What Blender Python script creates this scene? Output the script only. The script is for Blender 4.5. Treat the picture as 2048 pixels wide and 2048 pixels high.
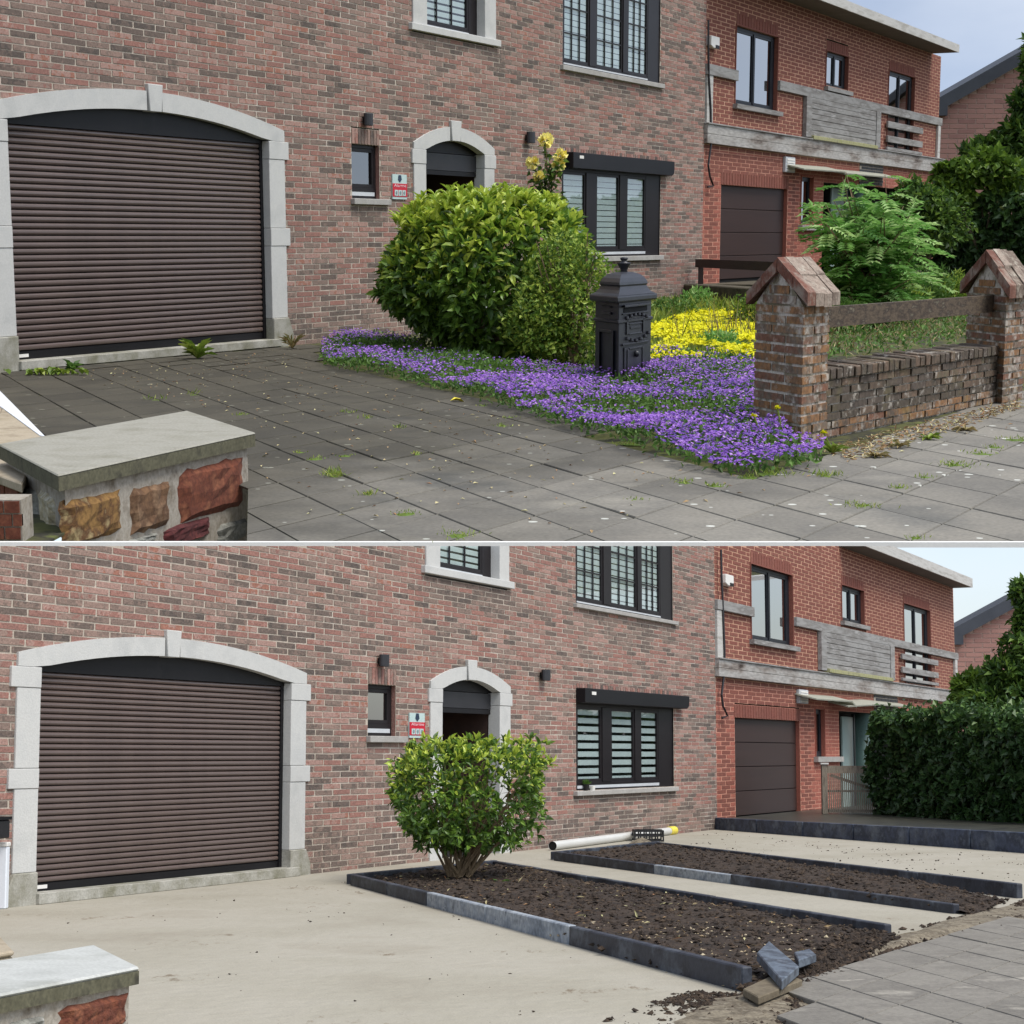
import bpy, bmesh, math, random
import numpy as np
from mathutils import Matrix, Vector

for o in list(bpy.data.objects):
    bpy.data.objects.remove(o, do_unlink=True)
scene = bpy.context.scene
COL = scene.collection

# ------------------------------------------------------------------ camera, sky, sun, exposure
FOC, PPY, EYE = 1.8, 0.55, 1.4            # focal length / image width, principal row, eye height
PITCH_LOW = math.atan((1508 / 2048 - PPY) / FOC)      # the lower front yard stands level
PITCH_TOP = -math.atan((PPY - 475 / 2048) / FOC)      # the upper terrace is tipped towards the viewer
TOP_SCALE = 9.0

cam = bpy.data.cameras.new('camera')
cam.sensor_width = 36.0
cam.lens = 36.0 * FOC
cam.shift_y = PPY - 0.5
cam.clip_start, cam.clip_end = 0.1, 5000
cam_o = bpy.data.objects.new('camera', cam)
COL.objects.link(cam_o)
cam_o.location = (0, 0, EYE)
cam_o.rotation_euler = (math.pi / 2 + PITCH_LOW, 0, 0)
scene.camera = cam_o

SUN_EL, SUN_AZ = math.radians(58), math.radians(128)   # azimuth clockwise from +Y
sun_dir = Vector((math.sin(SUN_AZ) * math.cos(SUN_EL), math.cos(SUN_AZ) * math.cos(SUN_EL), math.sin(SUN_EL)))
world = bpy.data.worlds.new('World')
scene.world = world
world.use_nodes = True
wt = world.node_tree
sky = wt.nodes.new('ShaderNodeTexSky')
sky.sky_type = 'NISHITA'
sky.sun_disc = False
sky.sun_elevation = SUN_EL
sky.sun_rotation = SUN_AZ
sky.air_density, sky.dust_density, sky.ozone_density = 1.0, 1.5, 2.0
hsv = wt.nodes.new('ShaderNodeHueSaturation')
hsv.inputs['Saturation'].default_value = 0.62
wt.links.new(sky.outputs[0], hsv.inputs['Color'])
wtc = wt.nodes.new('ShaderNodeTexCoord')
wmp = wt.nodes.new('ShaderNodeMapping')
wmp.inputs['Scale'].default_value = (1, 1, 2.5)
cno = wt.nodes.new('ShaderNodeTexNoise')
cno.inputs['Scale'].default_value = 3.0
cno.inputs['Detail'].default_value = 6
wt.links.new(wtc.outputs['Generated'], wmp.inputs[0])
wt.links.new(wmp.outputs[0], cno.inputs['Vector'])
cmr = wt.nodes.new('ShaderNodeMapRange')
cmr.inputs['From Min'].default_value, cmr.inputs['From Max'].default_value = 0.4, 0.75
cmr.inputs['To Max'].default_value = 0.7
wt.links.new(cno.outputs['Fac'], cmr.inputs['Value'])
cmx = wt.nodes.new('ShaderNodeMix')
cmx.data_type = 'RGBA'
wt.links.new(cmr.outputs[0], cmx.inputs[0])
wt.links.new(hsv.outputs[0], cmx.inputs[6])
cmx.inputs[7].default_value = (4.6, 4.9, 5.4, 1)
wt.links.new(cmx.outputs[2], wt.nodes['Background'].inputs['Color'])
wt.nodes['Background'].inputs['Strength'].default_value = 0.13

sl = bpy.data.lights.new('sun', 'SUN')
sl.energy, sl.angle, sl.color = 2.0, math.radians(26), (1.0, 0.95, 0.87)
sun_o = bpy.data.objects.new('sun', sl)
COL.objects.link(sun_o)
sun_o.rotation_euler = (-sun_dir).to_track_quat('-Z', 'Y').to_euler()
sun_o.location = (20, -30, 60)

scene.view_settings.view_transform = 'Standard'
scene.view_settings.look = 'None'
scene.view_settings.exposure = 0.66
scene.view_settings.gamma = 1.0
scene.render.engine = 'CYCLES'
scene.cycles.max_bounces = 5
scene.cycles.diffuse_bounces = 3
scene.cycles.transparent_max_bounces = 12

# ------------------------------------------------------------------ the two places
class Place:
    def __init__(s, pitch, M, cutrow=None):
        s.pitch, s.M, s.cutrow = pitch, M, cutrow
        s.c, s.s = math.cos(pitch), math.sin(pitch)
        if cutrow is not None:
            r = s.ray(1024, cutrow)
            s.cn = Vector((0, -r[2], r[1])).normalized()
            s.cp = Vector((0, 0, EYE))
    def ray(s, px, py):
        x = (px - 1024) / 2048 / FOC
        y = -(py / 2048 - PPY) / FOC
        return np.array([x, s.c - s.s * y, s.s + s.c * y])
    def G(s, px, py, z=0.0):                      # a point of height z seen there
        r = s.ray(px, py)
        p = r * ((z - EYE) / r[2])
        return Vector((p[0], p[1], z))
    def at(s, px, py, Y):                         # a point at distance Y seen there
        r = s.ray(px, py)
        r = r * (Y / r[1])
        return Vector((r[0], r[1], r[2] + EYE))
    def zat(s, px, py, Y):
        return s.at(px, py, Y).z
    def proj(s, p):
        X, Y, Z = p[0], p[1], p[2] - EYE
        f = s.c * Y + s.s * Z
        u = -s.s * Y + s.c * Z
        return 1024 + X / f * FOC * 2048, (PPY - u / f * FOC) * 2048
    def set_facade(s, a, b):
        A, B = s.G(*a), s.G(*b)
        u = (B - A).normalized()
        s.A, s.u, s.v = A, u, Vector((-u.y, u.x, 0))
        s.F = Matrix(((u.x, -u.y, 0, A.x), (u.y, u.x, 0, A.y), (0, 0, 1, 0), (0, 0, 0, 1)))
        s.Fi = s.F.inverted()
    def S(s, px, py, y=0.0):                      # facade coordinates (along, up)
        r = Vector(s.ray(px, py))
        n = s.v
        t = (n.dot(s.A) + y) / n.dot(r)
        p = r * t
        p.z += EYE
        q = s.Fi @ p
        return q.x, q.z

TOP = Place(PITCH_TOP, Matrix.Translation((0, 0, EYE)) @ Matrix.Rotation(PITCH_LOW - PITCH_TOP, 4, 'X')
            @ Matrix.Scale(TOP_SCALE, 4) @ Matrix.Translation((0, 0, -EYE)))
LOW = Place(PITCH_LOW, Matrix.Identity(4), cutrow=1092)
TOP.set_facade((25, 741), (1406, 613))
LOW.set_facade((38, 1812), (1432, 1659))

# ------------------------------------------------------------------ mesh building
rng = np.random.default_rng(7)
random.seed(7)

class MB:
    def __init__(s):
        s.v, s.f, s.t, s.n = [], [], [], 0
    def add(s, V, Fs, tone=0.5):
        V = np.asarray(V, float).reshape(-1, 3)
        s.v.append(V)
        s.t.append(np.full(len(V), tone) if np.isscalar(tone) else np.asarray(tone, float))
        n = s.n
        s.f += [[i + n for i in f] for f in Fs]
        s.n += len(V)
        return s
    BF = [(0, 3, 2, 1), (4, 5, 6, 7), (0, 1, 5, 4), (1, 2, 6, 5), (2, 3, 7, 6), (3, 0, 4, 7)]
    def box(s, x0, x1, y0, y1, z0, z1, tone=0.5, T=None):
        V = [(x0, y0, z0), (x1, y0, z0), (x1, y1, z0), (x0, y1, z0), (x0, y0, z1), (x1, y0, z1), (x1, y1, z1), (x0, y1, z1)]
        if T:
            V = [T(*p) for p in V]
        return s.add(V, s.BF, tone)
    def prism(s, poly, y0, y1, tone=0.5):         # polygon in x,z extruded along y
        n = len(poly)
        V = [(a, y0, b) for a, b in poly] + [(a, y1, b) for a, b in poly]
        Fs = [tuple(range(n)), tuple(range(2 * n - 1, n - 1, -1))] + [((i + 1) % n, i, n + i, n + (i + 1) % n) for i in range(n)]
        return s.add(V, Fs, tone)
    def slab(s, poly, z0, z1, tone=0.5):          # polygon of 3d points (x,y) extruded along z
        n = len(poly)
        V = [(p[0], p[1], z0) for p in poly] + [(p[0], p[1], z1) for p in poly]
        Fs = [tuple(range(n - 1, -1, -1)), tuple(range(n, 2 * n))] + [(i, (i + 1) % n, n + (i + 1) % n, n + i) for i in range(n)]
        return s.add(V, Fs, tone)
    def tube(s, pts, rad, sides=6, tone=0.5, caps=True):
        pts = [Vector(p) for p in pts]
        R = rad if hasattr(rad, '__len__') else [rad] * len(pts)
        V, Fs = [], []
        for i, p in enumerate(pts):
            d = (pts[min(i + 1, len(pts) - 1)] - pts[max(i - 1, 0)]).normalized()
            a = d.cross(Vector((0, 0, 1)) if abs(d.z) < 0.9 else Vector((1, 0, 0))).normalized()
            b = d.cross(a)
            for k in range(sides):
                w = 2 * math.pi * k / sides
                V.append(p + (a * math.cos(w) + b * math.sin(w)) * R[i])
        for i in range(len(pts) - 1):
            for k in range(sides):
                Fs.append((i * sides + k, i * sides + (k + 1) % sides, (i + 1) * sides + (k + 1) % sides, (i + 1) * sides + k))
        if caps:
            Fs += [tuple(range(sides - 1, -1, -1)), tuple(range((len(pts) - 1) * sides, len(pts) * sides))]
        return s.add([tuple(v) for v in V], Fs, tone)
    def lathe(s, c, prof, sides=16, tone=0.5):
        V, Fs = [], []
        for r, z in prof:
            for k in range(sides):
                w = 2 * math.pi * k / sides
                V.append((c[0] + r * math.cos(w), c[1] + r * math.sin(w), c[2] + z))
        for i in range(len(prof) - 1):
            for k in range(sides):
                Fs.append((i * sides + k, i * sides + (k + 1) % sides, (i + 1) * sides + (k + 1) % sides, (i + 1) * sides + k))
        Fs += [tuple(range(sides - 1, -1, -1)), tuple(range((len(prof) - 1) * sides, len(prof) * sides))]
        return s.add(V, Fs, tone)
    def leaves(s, P, A, N, L, W, tone, fold=0.25, droop=0.12, six=False):
        P, A, N = (np.asarray(q, float) for q in (P, A, N))
        n = len(P)
        L = np.broadcast_to(L, (n,))[:, None]
        W = np.broadcast_to(W, (n,))[:, None]
        A = A / (np.linalg.norm(A, axis=1, keepdims=True) + 1e-9)
        Sd = np.cross(A, N)
        Sd /= np.linalg.norm(Sd, axis=1, keepdims=True) + 1e-9
        N = np.cross(Sd, A)
        tone = np.broadcast_to(tone, (n,))
        if six:
            V = np.stack([P, P + A * L * .35 + Sd * W * .5 + N * W * fold, P + A * L * .72 + Sd * W * .38 + N * W * fold * .6,
                          P + A * L - N * L * droop, P + A * L * .72 - Sd * W * .38 + N * W * fold * .6,
                          P + A * L * .35 - Sd * W * .5 + N * W * fold, P + A * L * .5], 1)
            pat = [(0, 1, 6), (1, 2, 6), (2, 3, 6), (3, 4, 6), (4, 5, 6), (5, 0, 6)]
            m = 7
        else:
            V = np.stack([P, P + A * L * .45 + Sd * W * .5 + N * W * fold, P + A * L - N * L * droop, P + A * L * .45 - Sd * W * .5 + N * W * fold], 1)
            pat = [(0, 1, 2), (0, 2, 3)]
            m = 4
        Fs = (np.arange(n)[:, None, None] * m + np.array(pat)[None]).reshape(-1, 3)
        return s.add(V.reshape(-1, 3), Fs.tolist(), np.repeat(tone, m))
    def mesh(s, name, smooth=False):
        me = bpy.data.meshes.new(name)
        V = np.concatenate(s.v) if s.v else np.zeros((0, 3))
        me.from_pydata(V.tolist(), [], s.f)
        a = me.attributes.new('tone', 'FLOAT', 'POINT')
        if s.v:
            a.data.foreach_set('value', np.concatenate(s.t).astype(np.float32))
        if smooth:
            me.polygons.foreach_set('use_smooth', [True] * len(me.polygons))
        me.update()
        return me

ROOTS = {}
def cut_mesh(me, pl, M):
    """lower place only: end the mesh at the level where the upper terrace begins"""
    if pl.cutrow is None or len(me.vertices) == 0:
        return me
    Mi = M.inverted()
    cp = Mi @ pl.cp
    cn = (Mi.to_3x3() @ pl.cn).normalized()
    co = np.empty(len(me.vertices) * 3, np.float32)
    me.vertices.foreach_get('co', co)
    d = (co.reshape(-1, 3) - np.array(cp)) @ np.array(cn)
    if d.max() <= 0:
        return me
    bm = bmesh.new()
    bm.from_mesh(me)
    bmesh.ops.bisect_plane(bm, geom=bm.verts[:] + bm.edges[:] + bm.faces[:], plane_co=cp, plane_no=cn, clear_outer=True)
    bm.to_mesh(me)
    bm.free()
    return me

def props(o, label=None, cat=None, group=None, kind=None):
    for k, v in (('label', label), ('category', cat), ('group', group), ('kind', kind)):
        if v:
            o[k] = v
    return o

def empty(name, pl, M, label, cat, group=None):
    o = bpy.data.objects.new(name, None)
    o.empty_display_size = 0.2
    COL.objects.link(o)
    o.matrix_world = pl.M @ M
    ROOTS[o] = (pl, M)
    return props(o, label, cat, group)

def ob(name, mb, mat, parent=None, pl=None, M=None, bevel=0, smooth=False, kind=None, label=None, cat=None, group=None, cut=True):
    me = mb.mesh(name, smooth) if isinstance(mb, MB) else mb
    if not me.materials:
        me.materials.append(mat)
    if parent is not None:
        pl, PM = ROOTS[parent]
        full = PM @ (M or Matrix.Identity(4))
    else:
        full = M or Matrix.Identity(4)
    if cut and isinstance(mb, MB):
        cut_mesh(me, pl, full)
        if len(me.vertices) == 0:
            bpy.data.meshes.remove(me)
            return None
    o = bpy.data.objects.new(name, me)
    COL.objects.link(o)
    if parent is not None:
        o.parent = parent
        if M is not None:
            o.matrix_basis = M
    else:
        o.matrix_world = pl.M @ full
    ROOTS[o] = (pl, full)
    if bevel:
        b = o.modifiers.new('bevel', 'BEVEL')
        b.width, b.segments, b.limit_method = bevel, 1, 'ANGLE'
    return props(o, label, cat, group, kind)

# ------------------------------------------------------------------ materials
def lin(c):
    return tuple(((x / 255) / 12.92 if x / 255 <= .04045 else ((x / 255 + .055) / 1.055) ** 2.4) for x in c)

def material(name, cols, scale=3.0, rough=0.8, bump=0.0, bscale=40.0, src='noise', mott=0.3, metallic=0.0, spec=0.4,
             fine=0.12, fscale=60.0, pos=None, const=False, translucent=0.0, coat=0.0, stretch=None, roughvar=0.0, ref=None):
    if len(cols) == 1:
        cols = [cols[0], cols[0]]
    m = bpy.data.materials.new(name)
    m.use_nodes = True
    t = m.node_tree
    N, L = t.nodes, t.links
    b = N['Principled BSDF']
    tc = N.new('ShaderNodeTexCoord')
    vec = tc.outputs['Object']
    if ref is not None:
        tc.object = ref
    elif src == 'rnd':
        oi = N.new('ShaderNodeObjectInfo')
        av = N.new('ShaderNodeVectorMath')
        L.new(vec, av.inputs[0])
        L.new(oi.outputs['Location'], av.inputs[1])
        vec = av.outputs[0]
    if stretch:
        mp = N.new('ShaderNodeMapping')
        mp.inputs['Scale'].default_value = stretch
        L.new(vec, mp.inputs['Vector'])
        vec = mp.outputs[0]
    n1 = N.new('ShaderNodeTexNoise')
    n1.inputs['Scale'].default_value = scale
    n1.inputs['Detail'].default_value = 5
    n1.inputs['Roughness'].default_value = 0.6
    L.new(vec, n1.inputs['Vector'])
    nm = N.new('ShaderNodeMapRange')
    nm.inputs['From Min'].default_value, nm.inputs['From Max'].default_value = 0.3, 0.7
    L.new(n1.outputs['Fac'], nm.inputs['Value'])
    fac = nm.outputs[0]
    if src in ('tone', 'rnd'):
        if src == 'tone':
            a = N.new('ShaderNodeAttribute')
            a.attribute_name = 'tone'
            so = a.outputs['Fac']
        else:
            a = N.new('ShaderNodeObjectInfo')
            so = a.outputs['Random']
        mx = N.new('ShaderNodeMix')
        mx.data_type = 'FLOAT'
        mx.inputs[0].default_value = mott
        L.new(so, mx.inputs[2])
        L.new(fac, mx.inputs[3])
        fac = mx.outputs[0]
    r = N.new('ShaderNodeValToRGB')
    e = r.color_ramp.elements
    while len(e) < len(cols):
        e.new(0.5)
    for i, c in enumerate(cols):
        e[i].position = pos[i] if pos else (i / max(1, len(cols) - 1) if not const else i / len(cols))
        e[i].color = (*lin(c), 1)
    if const:
        r.color_ramp.interpolation = 'CONSTANT'
    L.new(fac, r.inputs['Fac'])
    col = r.outputs[0]
    n2 = N.new('ShaderNodeTexNoise')
    n2.inputs['Scale'].default_value = fscale
    n2.inputs['Detail'].default_value = 3
    L.new(vec, n2.inputs['Vector'])
    if fine:
        h = N.new('ShaderNodeMapRange')
        h.inputs['From Min'].default_value, h.inputs['From Max'].default_value = 0.25, 0.75
        h.inputs['To Min'].default_value, h.inputs['To Max'].default_value = 1 - fine * 1.5, 1 + fine * 1.5
        L.new(n2.outputs['Fac'], h.inputs['Value'])
        hv = N.new('ShaderNodeHueSaturation')
        L.new(col, hv.inputs['Color'])
        L.new(h.outputs[0], hv.inputs['Value'])
        col = hv.outputs[0]
    L.new(col, b.inputs['Base Color'])
    b.inputs['Roughness'].default_value = rough
    b.inputs['Metallic'].default_value = metallic
    b.inputs['Specular IOR Level'].default_value = spec
    if coat:
        b.inputs['Coat Weight'].default_value = coat
    if roughvar:
        rr = N.new('ShaderNodeMapRange')
        rr.inputs['To Min'].default_value, rr.inputs['To Max'].default_value = max(0.02, rough - roughvar), rough + roughvar
        L.new(n1.outputs['Fac'], rr.inputs['Value'])
        L.new(rr.outputs[0], b.inputs['Roughness'])
    if bump:
        n3 = N.new('ShaderNodeTexNoise')
        n3.inputs['Scale'].default_value = bscale
        n3.inputs['Detail'].default_value = 6
        L.new(vec, n3.inputs['Vector'])
        bp = N.new('ShaderNodeBump')
        bp.inputs['Strength'].default_value = bump
        bp.inputs['Distance'].default_value = 0.02
        L.new(n3.outputs['Fac'], bp.inputs['Height'])
        L.new(bp.outputs[0], b.inputs['Normal'])
    if translucent:
        tr = N.new('ShaderNodeBsdfTranslucent')
        L.new(col, tr.inputs['Color'])
        ms = N.new('ShaderNodeMixShader')
        ms.inputs[0].default_value = translucent
        L.new(b.outputs[0], ms.inputs[1])
        L.new(tr.outputs[0], ms.inputs[2])
        L.new(ms.outputs[0], N['Material Output'].inputs['Surface'])
    return m

def glass(name, refl=0.12, tint=(200, 215, 215)):
    m = bpy.data.materials.new(name)
    m.use_nodes = True
    t = m.node_tree
    N, L = t.nodes, t.links
    N.remove(N['Principled BSDF'])
    tr = N.new('ShaderNodeBsdfTransparent')
    tr.inputs[0].default_value = (*lin(tint), 1)
    gl = N.new('ShaderNodeBsdfGlossy')
    gl.inputs['Roughness'].default_value = 0.02
    lw = N.new('ShaderNodeLayerWeight')
    lw.inputs['Blend'].default_value = 0.5
    fr = N.new('ShaderNodeMath')
    fr.operation = 'POWER'
    fr.inputs[1].default_value = 3.0
    L.new(lw.outputs['Facing'], fr.inputs[0])
    ad = N.new('ShaderNodeMath')
    ad.operation = 'ADD'
    ad.use_clamp = True
    ad.inputs[1].default_value = refl
    L.new(fr.outputs[0], ad.inputs[0])
    ms = N.new('ShaderNodeMixShader')
    L.new(ad.outputs[0], ms.inputs[0])
    L.new(tr.outputs[0], ms.inputs[1])
    L.new(gl.outputs[0], ms.inputs[2])
    L.new(ms.outputs[0], N['Material Output'].inputs['Surface'])
    return m

BR = [(88, 79, 74), (104, 91, 84), (125, 107, 98), (141, 118, 108), (138, 102, 93), (146, 106, 96), (158, 127, 117), (148, 103, 88)]
NB = [(112, 68, 58), (128, 76, 64), (120, 72, 61), (138, 88, 74)]
NL = [(144, 84, 71), (158, 93, 78), (150, 88, 74), (166, 103, 87)]
MAT = {}
def mm(key, *a, **k):
    MAT[key] = material(key, *a, **k)
mm('brick', BR, scale=9, src='tone', mott=.22, const=True, bump=.5, bscale=35, fine=.16, fscale=45, rough=.9)
mm('brick_one', BR, scale=9, src='rnd', mott=.22, const=True, bump=.5, bscale=35, fine=.16, fscale=45, rough=.9)
mm('mortar', [(194, 182, 168), (172, 161, 148), (204, 194, 181)], scale=1.2, rough=.95, bump=.3)
mm('nbrick', NB, scale=6, src='tone', mott=.3, fine=.14, fscale=30, rough=.9, bump=.3)
mm('nbrick_one', NB, scale=6, src='rnd', mott=.3, fine=.14, fscale=30, rough=.9, bump=.3)
mm('nlow', NL, scale=6, src='tone', mott=.3, fine=.14, fscale=30, rough=.9, bump=.3)
mm('nmortar', [(200, 158, 134), (184, 140, 116)], scale=2, rough=.95)
mm('nlmortar', [(204, 150, 130), (188, 134, 114)], scale=2, rough=.95)
mm('black_brick', [(44, 44, 48), (60, 58, 60), (36, 38, 44)], scale=5, src='rnd', rough=.65)
mm('stone', [(178, 179, 177), (192, 192, 189), (184, 185, 183)], scale=2.5, rough=.85, bump=.15, bscale=60, fine=.05)
mm('stone_foot', [(120, 118, 100), (150, 148, 138), (172, 170, 162)], scale=4, rough=.9, bump=.3, bscale=40)
mm('sill', [(168, 166, 162), (150, 147, 142)], scale=5, rough=.8, fine=.1, bump=.1)
mm('slat', [(86, 73, 69), (96, 82, 77), (82, 70, 66)], scale=1.2, rough=.34, spec=.55, fine=.03)
mm('dark_metal', [(17, 16, 19), (24, 23, 26)], scale=2, rough=.5, spec=.25, fine=.04)
mm('anthracite', [(38, 38, 42), (46, 46, 50)], scale=2, rough=.5, fine=.04)
mm('frame_brown', [(26, 22, 24), (34, 30, 32)], scale=2, rough=.45, spec=.25, fine=.04)
mm('navy_frame', [(20, 23, 30), (26, 30, 38)], scale=2, rough=.45, spec=.25, fine=.04)
mm('interior', [(14, 14, 15), (24, 23, 22)], scale=1, rough=.9)
mm('inner_brick', [(70, 50, 44), (56, 42, 38)], scale=5, rough=.9)
mm('room', [(60, 62, 60), (44, 48, 48)], scale=1, rough=.9)
mm('blind', [(212, 222, 220), (202, 212, 212)], scale=3, rough=.8, fine=.04, translucent=.15)
mm('white_plastic', [(214, 212, 206), (226, 224, 220)], scale=3, rough=.5, fine=.03)
mm('grey_plastic', [(182, 186, 190), (196, 200, 204)], scale=3, rough=.5, fine=.03)
mm('red_print', [(190, 24, 46)], rough=.4, fine=.02)
mm('print_grey', [(120, 140, 142)], rough=.4, fine=.02)
mm('sign_plate', [(176, 200, 196), (188, 206, 206)], scale=4, rough=.35, fine=.03)
mm('print_white', [(240, 200, 206)], rough=.4, fine=.02)
mm('print_navy', [(34, 52, 74)], rough=.4, fine=.02)
mm('timber', [(134, 132, 130), (150, 149, 147), (118, 115, 112), (160, 159, 157)], scale=2, rough=.9, stretch=(.5, 4, 4), fine=.1, fscale=8, bump=.15, bscale=10)
mm('timber_stain', [(66, 56, 50), (128, 120, 114), (156, 153, 149), (170, 168, 165)], scale=1.1, rough=.9, stretch=(.6, 3, 3), fine=.2, fscale=8, pos=[0, .22, .5, 1])
mm('ledge_moss', [(140, 142, 92), (160, 158, 120), (124, 124, 96)], scale=6, rough=.9)
mm('fascia', [(168, 166, 160), (190, 188, 184), (150, 146, 138)], scale=1.6, rough=.7, stretch=(.6, 1, 5))
mm('soffit', [(100, 92, 84), (112, 104, 96)], scale=2, rough=.8)
mm('brown_door', [(50, 34, 31), (58, 40, 36)], scale=1, rough=.55, stretch=(.3, 1, 6), fine=.05)
mm('roof_edge', [(52, 56, 64), (62, 66, 74)], scale=2, rough=.6)
mm('far_wall', [(150, 112, 104), (164, 124, 114), (136, 100, 94)], scale=3, src='tone', mott=.2, rough=.95)
mm('far_mortar', [(176, 150, 138)], rough=.95)
mm('canopy', [(196, 196, 182), (178, 180, 166)], scale=3, rough=.5, translucent=.3)
mm('column', [(98, 122, 118), (112, 136, 130)], scale=4, rough=.4)
mm('pale_door', [(160, 180, 176), (176, 194, 190)], scale=2, rough=.3)
mm('fence_wood', [(122, 112, 98), (146, 136, 122), (104, 94, 82)], scale=5, rough=.9, stretch=(4, 4, .6), fine=.2)
MAT['glass'] = glass('glass', .04, (240, 246, 246))
MAT['glass_dark'] = glass('glass_dark', .2, (120, 128, 130))
MAT['glass_sky'] = glass('glass_sky', .34, (120, 128, 134))
# ------------------------------------------------------------------ brickwork and windows (facade coordinates: x along, y inwards, z up)
def ival(ops, z):
    r = []
    for f in ops:
        q = f(z)
        if q:
            r.append(q)
    return sorted(r)

def rect_op(s0, s1, z0, z1):
    return lambda z: (s0, s1) if z0 < z < z1 else None

def pieces(a, b, holes):
    out, x = [], a
    for h0, h1 in holes:
        if h1 <= x:
            continue
        if h0 >= b:
            break
        if h0 > x:
            out.append((x, min(h0, b)))
        x = max(x, h1)
        if x >= b:
            break
    if x < b:
        out.append((x, b))
    return out

def brick_wall(root, pl, s0, s1, z0, z1, BL, BH, ops, mats, ns=300, joint=.016, js=None, y=0.0, proud=.004, name='wall', fs=None, fade=None, stains=()):
    """mortar sheet = the wall part; each big brick a child of it, the rest one stuff part"""
    stuff_m, one_m, mortar_m = mats
    js = js or joint * 1.8
    back, st = MB(), MB()
    nrow = int(math.ceil((z1 - z0) / BH))
    cand = []
    V, F, T = [], [], []
    def push(a, b, c, d, tone):
        j = rng.normal(0, 1, 8)
        e = .0035
        o = proud + .004 * rng.random()
        q = [(a + j[0] * e, c + j[1] * e * .6), (b + j[2] * e, c + j[3] * e * .6), (b + j[4] * e, d + j[5] * e * .6), (a + j[6] * e, d + j[7] * e * .6)]
        n = len(V)
        for p in q:
            V.append((p[0], y - o, p[1]))
        for p in q:
            V.append((p[0], y + .004, p[1]))
        F.extend([(n, n + 1, n + 2, n + 3), (n + 1, n, n + 4, n + 5), (n + 2, n + 1, n + 5, n + 6), (n + 3, n + 2, n + 6, n + 7), (n, n + 3, n + 7, n + 4)])
        T.extend([tone] * 8)
    for r in range(nrow):
        a0 = z0 + r * BH
        a1 = min(a0 + BH, z1)
        zc = (a0 + a1) / 2
        holes = ival(ops, zc)
        for p, q in pieces(s0, s1, holes):
            back.add([(p, y, a0), (q, y, a0), (q, y, a1), (p, y, a1)], [(0, 1, 2, 3)])
        off = (0.5 if r % 2 else 0.0) + random.uniform(-.06, .06)
        k = int((s0 / BL) - off) - 1
        while True:
            b0 = (k + off) * BL
            b1 = b0 + BL
            k += 1
            if b0 > s1:
                break
            if b1 < s0:
                continue
            for p, q in pieces(max(b0, s0), min(b1, s1), holes):
                if q - p < .05:
                    continue
                full = abs((q - p) - BL) < 1e-6 and a1 - a0 > BH - 1e-6
                pw = pl.F @ Vector((p, 0, a0))
                qw = pl.F @ Vector((q, 0, a1))
                x0, y0p = pl.proj(pw)
                x1, y1p = pl.proj(qw)
                top = -40 if pl.cutrow is None else pl.cutrow
                if y0p < top - 2:
                    continue
                tone = float(rng.random())
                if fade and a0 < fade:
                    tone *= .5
                for (t0, t1, t2, t3) in stains:
                    if t0 < p < t1 and t2 < a0 < t3 and rng.random() < .75 * (a0 - t2) / (t3 - t2) + .15:
                        tone = tone * .3 + .02
                if full and not (fade and a0 < fade) and x0 > 2 and y1p > (3 if pl.cutrow is None else pl.cutrow + 3):
                    cand.append((pw.y, p, q, a0, a1, tone))
                else:
                    push(p + js / 2, q - js / 2, a0 + joint / 2, a1 - joint / 2, tone)
    cand.sort()
    w = ob(name, back, MAT[mortar_m], root)
    for _, p, q, a, b, tone in cand[ns:]:
        push(p + js / 2, q - js / 2, a + joint / 2, b - joint / 2, tone)
    if V:
        st.add(V, F, np.array(T))
        g = ob('brickwork', st, MAT[stuff_m], w, kind='stuff')
    bm = MB().box(0, BL - js, -proud, .004, 0, BH - joint)
    me = bm.mesh('brick')
    me.materials.append(MAT[one_m])
    for _, p, q, a, b, tone in cand[:ns]:
        ob('brick', me, None, w, M=Matrix.Translation((p + js / 2, y - .004 * random.random(), a + joint / 2)) @ Matrix.Rotation(random.gauss(0, .006), 4, 'Y'))
    return w

def soldier(root, s0, s1, z0, z1, n, m, y=-.004, name='lintel', mort='mortar'):
    l = ob(name, MB().box(s0, s1, y + .006, y + .05, z0, z1), MAT[mort], root)
    if l is None:
        return
    w = (s1 - s0) / n
    me = MB().box(0, w * .84, -.008, .03, 0, z1 - z0 - .012).mesh('brick')
    me.materials.append(MAT[m])
    for i in range(n):
        ob('brick', me, None, l, M=Matrix.Translation((s0 + w * (i + .08), y, z0 + .006)))

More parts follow.
